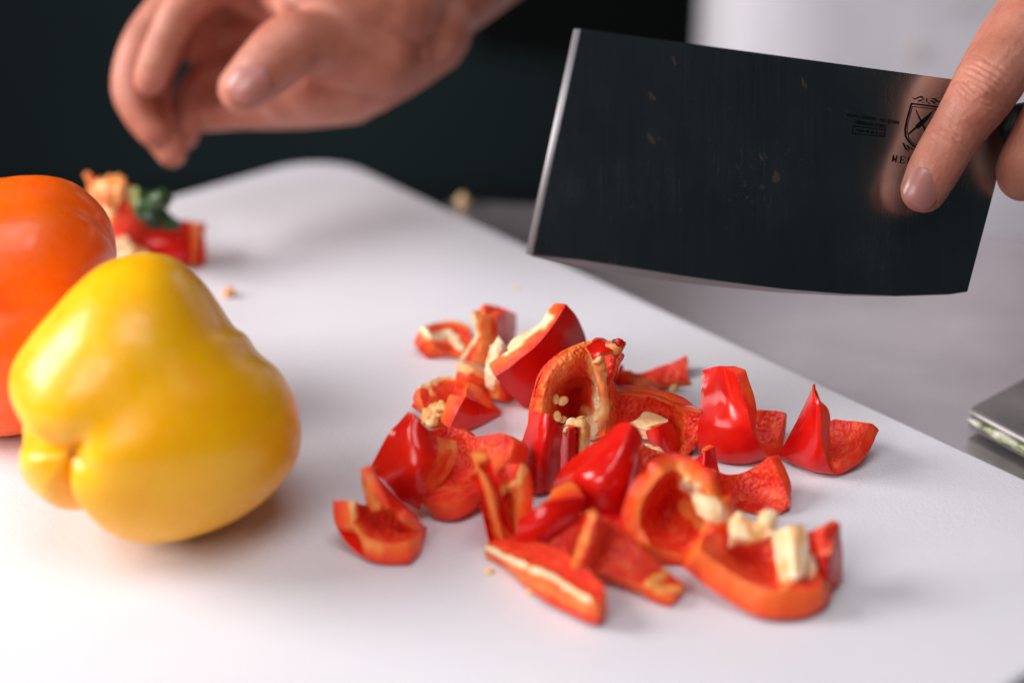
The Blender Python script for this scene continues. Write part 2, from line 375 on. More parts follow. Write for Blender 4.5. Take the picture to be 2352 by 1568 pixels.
quadbox('back_wall', [(-4, 3.2, -.95), (4, 3.2, -.95), (4, 3.2, 2.2), (-4, 3.2, 2.2)], 'teal_dark', (0, .05, 0), kind='structure')
# black panel far behind, standing in for an unidentified dark shape
panel_depth = 2.35
a_, b_, c_, d_ = D(1085, -900, panel_depth), D(1900, -900, panel_depth), D(1900, 205, panel_depth), D(1085, 120, panel_depth)
q = quadbox('dark_shape_panel', [a_, d_, c_, b_], 'black_panel', (0, .35, 0)); tag(q, 'black panel standing in for the dark shape between the forearm and the white jacket', 'cabinet')
# dull plate at the right
pz = ctz + .012
pa, pb = P(2226, 936, pz), P(2352, 1002, pz); pd = (pb - pa).normalized(); pn = Vector((-pd.y, pd.x, 0))
plate = thing('steel_plate', 'dull grey plate with a soiled front edge painted pale as if lit lying on the counter at the right', 'plate', pa)
slab('plate_body', Vector((pa.x, pa.y, 0)) + pn * .0005, pd, (P(2352, 868, pz) - pa).normalized() * 1.0, .26, .20, .002, pz - .0002, .009, 'dull_plate', .0004, plate)
quadb = tube(plate, [list(pa + pd * q + Vector((0, 0, -.001)) - pn * .0008) + [.0009] for q in (0, .05, .12, .2, .26)], 'lit_plate_lip', 'lip', 8, 30, .25)
tube(plate, [list(pa + pd * q + Vector((0, 0, -.0048)) - pn * .0006) + [.0021] for q in (0, .05, .12, .2, .26)], 'plate_edge', 'soiled_edge', 8, 60, .5)
# ------------------------------------------------------------------ WHOLE PEPPERS
def smin_list(psi, tab):
    a = [math.radians(x[0]) for x in tab]; r = [x[1] for x in tab]; n = len(tab); p = psi % (2 * math.pi)
    for i in range(n):
        a0, a1 = a[i], a[(i + 1) % n] + (2 * math.pi if i == n - 1 else 0); q = p if p >= a[0] else p + 2 * math.pi
        if a0 <= q <= a1:
            f = (q - a0) / (a1 - a0); r0, r1, r2, r3 = r[i - 1], r[i], r[(i + 1) % n], r[(i + 2) % n]
            return .5 * ((2 * r1) + (-r0 + r2) * f + (2 * r0 - 5 * r1 + 4 * r2 - r3) * f * f + (-r0 + 3 * r1 - 3 * r2 + r3) * f ** 3)
    return r[0]
def polar(pts, cx, cy):
    t_ = sorted(((math.degrees(math.atan2(cy - y, x - cx)) % 360), math.hypot(x - cx, y - cy)) for x, y in pts)
    out = []; 
    return t_
def whole_pepper(name, label, m, cx, cy, zc, outline, depth, navel, grooves, nrm_pow=1.0, res=(150, 220)):
    cen = P(cx, cy, zc); dist = (cen - C0).dot(AZ); k = dist / FPX
    tab = polar(outline, cx, cy)
    root = thing(name, label, 'bell pepper', Vector((cen.x, cen.y, 0)))
    nb, na = res; V = []; F = []
    RAW = [smin_list(2 * math.pi * j / na, tab) for j in range(na)]
    SM = [sum(RAW[(j + q_) % na] * math.exp(-(q_ / (na * .075)) ** 2) for q_ in range(-40, 41)) / sum(math.exp(-(q_ / (na * .075)) ** 2) for q_ in range(-40, 41)) for j in range(na)]
    nvd = Vector(((navel[0] - cx) * k, -(navel[1] - cy) * k, navel[2]))    # navel in camera axes (right, up, towards)
    nhat = nvd.normalized()
    e_a = nhat.cross(Vector((0, 1, 0))).normalized(); e_b = e_a.cross(nhat) * -1
    e_a = Vector((1, 0, 0)) - nhat * nhat.x; e_a.normalize(); e_b = nhat.cross(e_a)
    for i in range(nb + 1):
        be = math.pi * i / nb
        for j in range(na):
            ps = 2 * math.pi * j / na; sb = math.sin(be); cb = math.cos(be)
            kk = sb ** 5; r = (SM[j] * (1 - kk) + RAW[j] * kk) * k
            w = sb ** .92
            loc = Vector((r * w * math.cos(ps), r * w * math.sin(ps), depth * (1 if cb > 0 else .95) * (abs(cb) ** .96) * (1 if cb > 0 else -1)))
            d = loc.normalized()
            ca = max(-1, min(1, d.dot(nhat))); ang = math.acos(ca)          # angle from the navel
            az = math.degrees(math.atan2(d.dot(e_b), d.dot(e_a))) % 360
            s = 1.0
            for (ga, gw, gd, g0, g1) in grooves:                            # azimuth, width, depth, angular reach
                da = abs((az - ga + 180) % 360 - 180)
                fall = max(0, 1 - ang / math.radians(g1)) ** .6 if ang < math.radians(g1) else 0
                wd = gw
                s -= gd * math.exp(-(da / wd) ** 2) * fall * min(1, ang / .16 + .25)
            s -= .14 * math.exp(-(ang / .20) ** 2) + .07 * math.exp(-(ang / .05) ** 2)
            loc = loc * s
            wp = cen + AX * loc.x + AY * loc.y - AZ * loc.z
            V.append(wp)
    for i in range(nb):
        for j in range(na): F.append((i * na + j, (i + 1) * na + j, (i + 1) * na + (j + 1) % na, i * na + (j + 1) % na))
    A = np.array([tuple(p) for p in V])
    zl = .004
    lo = A[:, 2] < zl; A[lo, 2] = zl * np.exp((A[lo, 2] - zl) / zl * .9) + .0
    o = mesh('skin', A, F, m, root)
    nv_w = cen + (AX * nvd.x + AY * nvd.y - AZ * nvd.z) * .855
    tube(root, [list(nv_w) + [.0012], list(nv_w + (AX * nhat.x + AY * nhat.y - AZ * nhat.z) * .0015) + [.0012]], 'scar', 'blossom_scar', 8, 5, .4)
    return root
whole_pepper('yellow_pepper', 'whole shiny yellow bell pepper lying on its side at the left front', 'yellow_skin', 345, 930, .047,
    [(345, 580), (400, 592), (452, 632), (495, 690), (530, 742), (562, 762), (592, 806), (640, 846), (674, 905), (691, 985), (685, 1050), (640, 1120), (580, 1170), (500, 1213), (420, 1238), (330, 1246),
     (255, 1226), (205, 1192), (155, 1172), (100, 1135), (62, 1090), (58, 1045), (62, 1015), (34, 965), (22, 905), (40, 835), (85, 770), (140, 705), (195, 645), (240, 608), (290, 588)],
    .046, (196, 1040, .038), [(262, 12, .27, 0, 125), (176, 13, .20, 0, 100), (40, 32, .085, 0, 150), (345, 20, .03, 0, 120)])
whole_pepper('orange_pepper', 'whole orange bell pepper behind the yellow one, cut off by the left frame edge', 'orange_skin', 0, 705, .047,
    [(0, 411), (70, 404), (128, 407), (170, 420), (205, 446), (240, 486), (258, 535), (262, 580), (255, 620), (262, 680), (250, 760), (220, 860), (160, 940), (90, 985), (0, 1002), (-90, 990), (-200, 940),
     (-270, 840), (-300, 720), (-280, 600), (-220, 500), (-120, 430)],
    .040, (-240, 790, .004), [(a_, 9, .085, 0, 176) for a_ in (12, 66, 128, 190, 250, 308)])
# ------------------------------------------------------------------ CHOPPED RED PEPPER
GRP = 'chopped pieces of red pepper in the pile'
def piece(label, x, yb, name='pepper_piece'):
    return thing(name, label, 'pepper piece', P(x, yb, 0), GRP)
# rear left
p = piece('blurred boat-shaped red pepper chunk with its hollow up, rearmost left of the pile', 1020, 830)
sheet(p, [[(968, 755, 10), (980, 772, 5), (996, 795, 2)], [(1003, 740, 24), (1008, 775, 14), (1022, 806, 4)], [(1045, 735, 28), (1045, 780, 14), (1052, 812, 2)], [(1082, 750, 24), (1082, 785, 12), (1096, 812, 4)]], 832, 7, 'flesh', seed=1,
      pale=[([(968, 752), (985, 775), (1012, 772), (1030, 765), (1060, 800)], 15, .95, 1.5), ([(975, 745), (1045, 738), (1078, 750)], 8, .5, 0)], rim_pale=.3)
p = piece('upright folded pepper chunk with orange cut front, rearmost of the pile', 1130, 840)
sheet(p, [[(1080, 720, 2), (1092, 768, 0), (1058, 822, -1)], [(1105, 722, 1), (1112, 780, -2), (1098, 838, -3)], [(1142, 728, 4), (1146, 785, 1), (1140, 842, -1)]], 842, 6, 'flesh', seed=2, bumpy=.05,
      pale=[([(1082, 724), (1095, 770), (1075, 800), (1058, 824)], 13, .95, .5), ([(1110, 722), (1116, 780), (1100, 838)], 30, .45, 0)])
sheet(p, [[(1140, 727, 3), (1144, 785, 1), (1140, 842, 0)], [(1165, 716, 12), (1168, 775, 10), (1162, 835, 6)], [(1184, 720, 22), (1187, 752, 20), (1183, 790, 18)]], 842, 5, 'skin', seed=3)
sheet(p, [[(1110, 698, 22), (1115, 725, 14)], [(1150, 706, 26), (1150, 735, 16)], [(1183, 718, 22), (1180, 742, 18)]], 842, 4, 'flesh', seed=3.5, rim_pale=.4)
p = piece('tall leaning red pepper saddle with orange rim and a long white pith strip', 1210, 946)
sheet(p, [[(1303, 698, 12), (1272, 745, 5), (1226, 800, -1), (1138, 865, -5)], [(1326, 728, 13), (1298, 788, 7), (1248, 848, 3), (1172, 905, -1)], [(1347, 783, 17), (1325, 850, 12), (1280, 905, 8), (1213, 948, 4)]], 948, 7.5, 'skin', seed=4,
      pale=[([(1164, 800), (1190, 775), (1225, 752), (1255, 728)], 20, 1.0, 0)], rim_pale=.35)
pith(p, [[(1164, 798, 8), (1168, 806, 4)], [(1180, 776, 10), (1190, 796, 4)], [(1215, 758, 12), (1226, 772, 6)], [(1256, 730, 14), (1262, 742, 9)]], 946, 3.5, seed=4, bumpy=.3)
p = piece('pale pith-faced pepper sliver standing against the leaning saddle', 1150, 925)
sheet(p, [[(1145, 772, 10), (1117, 833, 2), (1122, 912, 0)], [(1154, 790, 8), (1146, 850, -2), (1150, 920, -3)], [(1166, 806, 12), (1185, 870, 6), (1196, 926, 4)]], 925, 7, 'flesh', seed=5, bumpy=.1,
      pale=[([(1146, 772), (1136, 830), (1128, 870)], 30, 1.0, 1.0), ([(1128, 870), (1140, 905)], 22, .5, 0)], rim_pale=.5)
p = piece('small blurred chunk with a pale jagged top wedged behind the hollow wedge', 1080, 918)
sheet(p, [[(1050, 836, 4), (1047, 870, 1), (1052, 908, 0)], [(1085, 838, 2), (1085, 870, -2), (1088, 915, -2)], [(1122, 856, 6), (1124, 885, 3), (1122, 918, 2)]], 918, 8, 'flesh', seed=6, rim_pale=.9, bumpy=.1, pale=[([(1052, 846), (1090, 850), (1120, 862)], 14, .7, 0), ([(1052, 880), (1118, 885)], 30, .25, 0)])
pith(p, [[(1049, 832, 9), (1050, 846, 5)], [(1064, 824, 11), (1066, 848, 5)], [(1082, 836, 11), (1084, 852, 5)], [(1112, 848, 11), (1112, 860, 6)]], 918, 5, seed=6)
p = piece('hollow red pepper wedge with orange cut front, yellow scrap lying on its left corner', 1050, 990)
sheet(p, [[(964, 886, 12), (967, 912, 5), (976, 946, 0)], [(1005, 870, 22), (1002, 902, 12), (1000, 960, -3)], [(1042, 866, 26), (1040, 905, 18), (1030, 968, -2)], [(1078, 880, 22), (1078, 905, 12), (1062, 930, 3)]], 975, 6, 'flesh', seed=7,
      pale=[([(964, 886), (995, 876), (1022, 864), (1048, 868)], 13, .8, .6), ([(985, 885), (995, 905)], 8, .6, .5)], rim_pale=.3)
sheet(p, [[(1070, 912, 0), (1050, 948, -5), (1034, 984, -6)], [(1108, 930, 6), (1088, 960, 0), (1062, 991, -3)], [(1153, 949, 12), (1142, 960, 10), (1123, 971, 7)]], 990, 8, 'skin', seed=8, rim_pale=.2)
sheet(p, [[(1076, 878, 18), (1073, 895, 10), (1071, 911, 2)], [(1098, 888, 18), (1092, 905, 11), (1092, 924, 5)], [(1120, 908, 18), (1132, 926, 16), (1152, 947, 12)]], 985, 4, 'flesh', seed=9, pale=[([(1080, 882), (1100, 905), (1120, 925)], 14, .35, 0)])
scr = lump(None, [(968, 978, 0, 1.0), (983, 962, 0, 3.6), (1000, 948, 2, 4.6), (1022, 940, 3, 3.8), (1036, 944, 4, 2.0), (1047, 940, 5, .5)], 985, 'yellow_pith', 'pith_scrap', seed=11, flat=.55, rough=.75, seg=22, n=34)
tag(scr, 'crumpled yellow pith scrap on the left corner of the hollow wedge', 'pith scrap')
# the stem-end half
p = piece('upright stem-end half showing its seedy orange hollow, tallest in the middle of the pile', 1300, 1010)
sheet(p, [[(1290, 806, 10), (1248, 842, 5), (1222, 900, 2), (1212, 985, 2)], [(1330, 788, 8), (1283, 826, 0), (1252, 890, -4), (1240, 1000, -3)], [(1352, 782, 8), (1312, 842, -1), (1270, 900, 2), (1264, 1000, 0)], [(1362, 781, 8), (1330, 846, 4), (1292, 900, 16), (1285, 995, 10)],
          [(1380, 782, 8), (1352, 850, 6), (1322, 898, 24), (1315, 990, 16)], [(1398, 788, 7), (1378, 858, 2), (1350, 905, 16), (1345, 990, 10)], [(1410, 798, 4), (1392, 860, -2), (1375, 920, 0), (1366, 1000, -1)], [(1424, 812, 2), (1408, 872, -3), (1398, 930, -2), (1385, 1008, -2)]],
      1012, 5.5, 'flesh', seed=12, nv=110, nu=90, bumpy=.8,
      pale=[([(1360, 800), (1368, 850), (1372, 900), (1368, 960), (1362, 1005)], 15, .85, 1.0), ([(1340, 800), (1290, 840), (1262, 890), (1250, 950)], 34, .42, 0), ([(1385, 900), (1380, 960), (1370, 1000)], 22, .9, .8), ([(1350, 815), (1358, 850)], 14, .6, .6),
            ([(1345, 940), (1358, 970)], 16, .75, .6)])
sheet(p, [[(1346, 796, -2), (1356, 812, -5), (1363, 826, -6)], [(1373, 780, 2), (1380, 797, -3), (1386, 806, -6)], [(1402, 786, 2), (1414, 792, -2), (1424, 801, -4)]], 1012, 2, 'skin', seed=13, nv=18, nu=18, taper=[(1360, 830, 40)])
lump(p, [(1384, 806, -5, 1.2), (1376, 830, -5, 2.6), (1382, 870, -4, 2.6), (1389, 930, -3, 2.2), (1382, 1000, -2, 2.4)], 1012, 'orange_pith', seed=12, n=34, flat=.7, rough=.35)
pith(p, [[(1342, 958, 6), (1338, 985, 3), (1335, 1010, 1)], [(1362, 950, 3), (1362, 985, 0), (1358, 1010, -2)], [(1378, 945, 3), (1380, 980, 0), (1376, 1008, -2)]], 1012, 3, seed=13)
lump(p, [(1398, 800, 0, 2.0), (1416, 796, -2, 3.2), (1430, 806, -3, 1.8)], 1012, 'orange_pith', 'stem_stub', seed=14, rough=.4)
lump(p, [(1408, 786, -2, .7), (1416, 784, -3, 1.0), (1424, 792, -4, .9), (1430, 800, -4, .5)], 1012, 'green_stem', 'stem_stub', seed=15, rough=.5)
lump(p, [(1414, 780, -3, .6), (1424, 785, -4, 1.3), (1431, 797, -4, .9)], 1012, 'red_skin', 'stem_stub', seed=16, rough=.3)
p = piece('upright triangular pepper slab behind the stem-end half, one pale seed on its inner face', 1500, 925)
sheet(p, [[(1425, 850, 16), (1411, 887, 10), (1412, 920, 6)], [(1470, 856, 22), (1465, 895, 14), (1470, 930, 8)], [(1520, 838, 26), (1525, 885, 18), (1530, 932, 12)], [(1576, 816, 28), (1580, 870, 20), (1584, 928, 15)]], 925, 4.5, 'flesh', seed=16, nv=50,
      pale=[([(1424, 846), (1455, 874), (1500, 892), (1575, 912)], 13, .38, 1.6)])
sheet(p, [[(1424, 836, 14), (1415, 860, 9), (1405, 885, 6)], [(1433, 842, 13), (1428, 862, 9), (1425, 888, 6)]], 925, 3, 'skin', seed=16.5, nv=12, nu=16)
p = piece('box-shaped chunk with fibrous orange inner wall, right of the stem-end half', 1500, 1046)
sheet(p, [[(1403, 900, 12), (1398, 950, 9), (1394, 1005, 6)], [(1440, 902, 17), (1438, 955, 19), (1435, 1015, 14)], [(1500, 912, 17), (1498, 962, 20), (1500, 1030, 12)], [(1545, 928, 13), (1545, 980, 16), (1550, 1040, 6)],
          [(1572, 938, 8), (1572, 985, 5), (1562, 1048, -2)], [(1586, 940, 6), (1590, 982, 3), (1580, 1040, -2)], [(1610, 942, 3), (1609, 980, 2), (1603, 1020, 0)]], 1048, 5, 'flesh', seed=17, nv=110, nu=70, bumpy=1.1,
      pale=[([(1410, 905), (1405, 960), (1400, 1000)], 14, .35, 0), ([(1562, 940), (1560, 1000), (1558, 1040)], 20, .3, 0)], rim_pale=.2)
sheet(p, [[(1402, 887, 21), (1403, 897, 12)], [(1440, 887, 26), (1440, 898, 17)], [(1500, 893, 27), (1500, 907, 17)], [(1545, 908, 22), (1545, 922, 13)], [(1578, 921, 16), (1578, 933, 7)], [(1610, 936, 9), (1610, 940, 3)]], 1048, 1.5, 'skin', seed=17.5, nv=40, nu=8)
p = piece('small red chunk with a flat pale pink top in front of the box-shaped chunk', 1530, 1048)
sheet(p, [[(1484, 990, 0), (1492, 1015, -2), (1505, 1047, -2)], [(1510, 978, -3), (1520, 1008, -5), (1532, 1048, -4)], [(1538, 966, 3), (1556, 1000, 3), (1567, 1043, 3)]], 1050, 9, 'skin', seed=18, rim_pale=1.0)
pith(p, [[(1443, 974, 7), (1445, 979, 4)], [(1466, 958, 10), (1462, 982, 3)], [(1478, 945, 13), (1486, 988, 1)], [(1510, 950, 12), (1508, 976, 2)], [(1536, 961, 9), (1536, 967, 6)]], 1050, 4.5, seed=18, nu=16)
scr = lump(None, [(1481, 1018, 2, .6), (1498, 1028, 1, 1.2), (1514, 1040, 0, 2.6), (1520, 1060, -1, 2.2), (1516, 1072, -2, 1.0)], 1085, 'pith', 'pith_scrap', seed=19, flat=.5, rough=.5, n=24)
tag(scr, 'ragged cream pith shred in the gap in front of the box-shaped chunk', 'pith scrap')
p = piece('dark wet inner wall glimpsed between the dome-shaped piece and big C-shaped ring', 1490, 1130)
sheet(p, [[(1470, 1020, 14), (1462, 1080, 8), (1455, 1150, 4)], [(1500, 1030, 16), (1495, 1080, 10), (1490, 1160, 6)], [(1560, 1045, 16), (1550, 1090, 12), (1540, 1150, 8)]], 1160, 4, 'flesh', seed=19.5, bumpy=.5)
p = piece('glossy red U-shaped chunk with tall front wall, second from the right at the back', 1700, 1065)
sheet(p, [[(1616, 849, 19), (1612, 910, 12), (1607, 975, 6), (1606, 1036, 5), (1630, 1030, 20), (1650, 980, 26), (1655, 930, 28)],
          [(1645, 842, 15), (1642, 910, 10), (1645, 985, 2), (1655, 1060, 0), (1690, 1040, 18), (1705, 990, 24), (1710, 945, 27)],
          [(1666, 846, 12), (1675, 910, 8), (1690, 990, -1), (1705, 1065, -2), (1730, 1050, 14), (1745, 1000, 20), (1752, 940, 24)],
          [(1688, 857, 6), (1714, 930, 0), (1730, 990, -4), (1758, 1044, -3), (1790, 1041, 6), (1800, 1008, 14), (1806, 952, 20)]], 1065, 4.6, 'skin', seed=20, nv=44, nu=74, bumpy=.3, ripe_shade=.75)
p = piece('red chunk with a sharp pointed tip and curled right arm, rightmost at the back', 1890, 1085)
sheet(p, [[(1864, 892, 13), (1836, 950, 12), (1812, 1000, 11), (1790, 1048, 10), (1815, 1030, 20), (1840, 1000, 24), (1858, 975, 27)],
          [(1866, 887, 9), (1852, 950, 6), (1840, 1010, 4), (1836, 1072, 3), (1866, 1050, 14), (1890, 1010, 22), (1915, 978, 26)],
          [(1868, 884, 6), (1870, 950, 1), (1872, 1020, -2), (1876, 1084, -2), (1915, 1070, 8), (1950, 1030, 16), (1962, 972, 22)],
          [(1876, 900, 5), (1884, 945, -1), (1888, 1025, -4), (1915, 1088, -4), (1968, 1066, 1), (2000, 1028, 7), (2022, 988, 11)]], 1088, 5.6, 'skin', seed=21, nv=44, nu=74, bumpy=.3, ripe_shade=.8, taper=[(1868, 880, 95)])
p = piece('pepper piece with its dark red inner face up, right end of the middle row', 1740, 1183)
sheet(p, [[(1646, 1080, 8), (1648, 1130, 8), (1672, 1180, 4)], [(1672, 1088, 15), (1682, 1140, 10), (1705, 1188, 2)], [(1702, 1083, 19), (1725, 1138, 12), (1745, 1188, 0)], [(1736, 1068, 18), (1762, 1122, 11), (1780, 1183, -1)], [(1768, 1047, 15), (1797, 1107, 8), (1819, 1163, 2)]], 1184, 4.5, 'flesh', seed=22, nv=44, bumpy=.4, ripe_shade=.6)
p = piece('smooth bright red pointed flap standing behind the big C-shaped ring', 1620, 1110)
sheet(p, [[(1588, 1062, 3), (1592, 1085, 0), (1605, 1120, 0)], [(1616, 1040, 0), (1620, 1078, -3), (1630, 1122, -3)], [(1641, 1029, 3), (1648, 1072, 2), (1662, 1115, 2)]], 1122, 3.5, 'skin', seed=23)
# front right
p = piece('big C-shaped pepper ring open to the right with a white pith block, right front', 1530, 1290)
sheet(p, [[(1512, 1098, 6), (1478, 1150, 2), (1470, 1205, 0), (1497, 1250, -4)], [(1530, 1085, 8), (1500, 1145, 12), (1492, 1205, 12), (1520, 1262, -3)], [(1548, 1078, 12), (1530, 1140, 22), (1528, 1200, 18), (1545, 1268, -3)], [(1570, 1082, 12), (1562, 1140, 20), (1565, 1200, 14), (1568, 1270, -4)],
          [(1590, 1098, 8), (1600, 1140, 12), (1602, 1195, 8), (1600, 1255, -4)], [(1620, 1125, 3), (1632, 1160, 4), (1634, 1192, 3), (1618, 1238, -3)], [(1652, 1148, 1), (1662, 1165, 0), (1660, 1190, 0), (1636, 1222, -2)]], 1288, 6.5, 'flesh', seed=24, nv=64, nu=50, bumpy=.5,
      pale=[([(1580, 1115), (1605, 1140), (1640, 1165), (1655, 1180)], 26, .95, 1.5), ([(1560, 1075), (1580, 1105)], 18, .6, 1.2), ([(1575, 1160), (1610, 1200)], 26, .45, 1.0)], rim_pale=.4)
pith(p, [[(1588, 1130, 8), (1590, 1150, 5), (1600, 1178, 2)], [(1622, 1128, 6), (1624, 1160, 1), (1628, 1196, -2)], [(1658, 1150, 4), (1662, 1172, 0), (1650, 1202, -2)]], 1288, 6, seed=24.5)
p = piece('cup-shaped chunk with thick orange wall and upright cream rib, right front', 1760, 1400)
sheet(p, [[(1618, 1226, 16), (1608, 1246, 11), (1606, 1262, 7)], [(1652, 1222, 20), (1650, 1272, 10), (1652, 1296, 4)], [(1705, 1226, 26), (1700, 1290, 16), (1700, 1330, 0)], [(1750, 1232, 28), (1752, 1315, 16), (1762, 1350, -4)],
          [(1806, 1240, 24), (1812, 1316, 12), (1822, 1356, -5)], [(1858, 1262, 16), (1878, 1310, 6), (1890, 1350, -4)]], 1398, 9.0, 'flesh', seed=26, nv=60, nu=44, bumpy=.4,
      pale=[([(1800, 1235), (1812, 1320)], 34, 1.0, 3.0), ([(1600, 1250), (1640, 1300), (1700, 1360), (1780, 1400), (1880, 1400)], 60, .22, 0)], rim_pale=.35)
pith(p, [[(1774, 1222, 16), (1780, 1262, 12), (1790, 1318, 5)], [(1812, 1208, 12), (1818, 1262, 6), (1822, 1328, -2)], [(1852, 1204, 14), (1852, 1262, 8), (1850, 1322, 0)]], 1398, 5, seed=26)
pith(p, [[(1852, 1266, 12), (1856, 1300, 8), (1858, 1334, 3)], [(1868, 1262, 12), (1872, 1298, 8), (1872, 1334, 3)], [(1879, 1270, 14), (1880, 1300, 10), (1878, 1334, 6)]], 1398, 3, seed=27)
pith(p, [[(1672, 1196, 20), (1672, 1215, 16), (1678, 1236, 12)], [(1694, 1172, 22), (1700, 1205, 16), (1705, 1238, 12)], [(1722, 1192, 20), (1728, 1212, 16), (1730, 1240, 12)], [(1748, 1196, 20), (1752, 1212, 17), (1756, 1236, 14)], [(1762, 1168, 22), (1770, 1195, 18), (1776, 1226, 15)]], 1398, 4.5, seed=28, nv=34)
lump(p, [(1766, 1172, 21, 2.6), (1764, 1190, 19, 3.0), (1756, 1212, 17, 2.6)], 1398, 'pith', seed=29, rough=.3)
p = piece('small dark red skin flap standing at the far right of the front row', 1900, 1362)
sheet(p, [[(1858, 1224, 8), (1868, 1290, 4), (1882, 1346, 2)], [(1895, 1212, 4), (1898, 1290, -4), (1900, 1360, -3)], [(1931, 1201, 8), (1936, 1268, 6), (1932, 1335, 4)]], 1362, 4, 'skin', seed=29, ripe_shade=.8)
sheet(p, [[(1856, 1222, 6), (1858, 1250, 3), (1862, 1275, 2)], [(1893, 1210, 2), (1890, 1240, 0), (1880, 1280, -2)], [(1928, 1202, 5), (1920, 1225, 2), (1905, 1268, -3)]], 1362, 1.5, 'flesh', seed=29.5, nv=16, nu=16, bumpy=.2)
# left end
p = piece('large curled chunk with dark glossy outer wall and orange inner lip, left end of pile', 1000, 1190)
sheet(p, [[(940, 943, 16), (918, 968, 12), (891, 1000, 8), (852, 1068, 4)], [(952, 955, 8), (935, 1000, 2), (910, 1060, -2), (880, 1105, -2)], [(978, 982, 6), (968, 1040, -3), (948, 1090, -7), (925, 1148, -4)], [(1003, 1004, 10), (1002, 1045, 0), (978, 1105, -5), (964, 1172, -4)]], 1182, 5, 'skin', seed=30, nv=40)
sheet(p, [[(1000, 1002, 10), (998, 1045, 0), (972, 1105, -5), (958, 1166, -4)], [(1026, 1007, 11), (1024, 1045, 3), (995, 1100, -1), (978, 1150, -3)], [(1048, 1011, 15), (1048, 1045, 9), (1026, 1090, 6), (998, 1128, 2)]], 1182, 3.5, 'flesh', seed=31, bumpy=.05,
      pale=[([(1040, 1012), (1044, 1045), (1020, 1095), (996, 1125)], 16, .6, 0), ([(1012, 1010), (1010, 1050), (985, 1110)], 34, .28, 0)])
sheet(p, [[(984, 988, 22), (985, 1060, 14), (962, 1140, 2)], [(1028, 979, 28), (1025, 1060, 18), (985, 1150, -2)], [(1062, 990, 26), (1062, 1070, 18), (1030, 1155, -4)], [(1096, 1006, 22), (1100, 1075, 12), (1080, 1134, -1)], [(1150, 991, 18), (1145, 1050, 10), (1112, 1112, 2)], [(1181, 1014, 10), (1170, 1052, 6), (1138, 1088, 2)]], 1190, 7.5, 'flesh', seed=32, nv=60, nu=44, bumpy=.5, ripe_shade=.65,
      pale=[([(1110, 1030), (1150, 1060), (1120, 1090)], 22, .25, .5)])
p = piece('small teardrop-shaped ring with upright orange jagged arm, leftmost of the pile', 890, 1285)
sheet(p, [[(812, 1150, 8), (806, 1188, 4), (818, 1222, 1)], [(845, 1158, 16), (848, 1205, 8), (858, 1242, -2)], [(890, 1165, 18), (898, 1215, 8), (903, 1250, -3)], [(925, 1180, 16), (935, 1215, 9), (936, 1242, -2)], [(948, 1196, 12), (962, 1216, 8), (956, 1232, 2)]], 1285, 8, 'flesh', seed=33, nv=50, nu=40, bumpy=.5,
      pale=[([(812, 1150), (812, 1190)], 12, .7, .6), ([(812, 1210), (840, 1240), (870, 1262)], 22, .45, 0)], rim_pale=.25)
sheet(p, [[(832, 1085, 8), (838, 1125, 6), (850, 1170, 5)], [(848, 1070, 4), (858, 1112, 0), (880, 1168, 0)], [(866, 1092, 10), (892, 1130, 7), (935, 1176, 6)]], 1272, 4, 'flesh', seed=34, bumpy=.3,
      pale=[([(840, 1080), (846, 1120), (862, 1165)], 20, .45, .8)], rim_pale=.3)
sheet(p, [[(851, 1069, 4), (872, 1115, 0), (900, 1168, -2)], [(860, 1082, 9), (890, 1124, 5), (942, 1172, 1)], [(868, 1095, 16), (918, 1142, 12), (982, 1218, 8)]], 1276, 4.5, 'skin', seed=35)
# centre
p = piece('tall smooth red skin panel leaning left in the middle of the pile', 1230, 1120)
sheet(p, [[(1222, 950, 12), (1202, 1005, 10), (1180, 1058, 9), (1188, 1125, 6)], [(1255, 951, 4), (1248, 1010, -2), (1238, 1070, -4), (1238, 1132, -4)], [(1294, 983, 5), (1291, 1025, 3), (1287, 1075, 2), (1285, 1128, 2)]], 1132, 5, 'skin', seed=36)
p = piece('narrow pink glossy strip with pale pith top standing between two skin panels', 1308, 1080)
sheet(p, [[(1292, 985, 6), (1290, 1030, 5), (1288, 1085, 4)], [(1309, 986, 0), (1306, 1030, -1), (1304, 1086, -1)], [(1326, 990, 1), (1323, 1030, 0), (1318, 1084, 0)]], 1098, 5, 'skin', seed=37, rim_pale=1.0)
pith(p, [[(1295, 985, 4), (1292, 994, 2)], [(1304, 962, 7), (1304, 990, 2)], [(1320, 958, 8), (1320, 990, 3)], [(1336, 970, 8), (1334, 992, 4)]], 1098, 4, seed=37)
pith(p, [[(1322, 965, 5), (1322, 1010, 4), (1320, 1062, 3)], [(1342, 962, 4), (1342, 1005, 2), (1338, 1050, 2)], [(1357, 980, 6), (1356, 1010, 5), (1352, 1040, 4)]], 1098, 4, 'yellow_pith', seed=38)
p = piece('large dome-shaped red piece skin side up with a bright window glint, centre of the pile', 1380, 1200)
sheet(p, [[(1411, 978, 14), (1352, 1024, 12), (1292, 1076, 12), (1266, 1120, 10)], [(1428, 972, 10), (1380, 1035, 2), (1325, 1090, -3), (1305, 1150, -2)], [(1450, 973, 8), (1418, 1050, -4), (1375, 1120, -10), (1355, 1190, -6)], [(1472, 990, 9), (1455, 1060, -1), (1432, 1135, -8), (1418, 1205, -4)], [(1476, 1008, 18), (1474, 1060, 12), (1465, 1130, 6), (1450, 1195, 4)]], 1205, 5, 'skin', seed=39, nv=48, nu=44)
p = piece('red filler piece added deep in the dark gap under the middle of the pile', 1400, 1230)  # this and the next two are fillers added to darken open gaps
sheet(p, [[(1345, 1150, 8), (1350, 1190, 2), (1345, 1235, 0)], [(1410, 1150, 10), (1412, 1195, 3), (1415, 1240, -1)], [(1480, 1150, 12), (1478, 1200, 6), (1480, 1250, 2)]], 1250, 5, 'skin', seed=39.5)
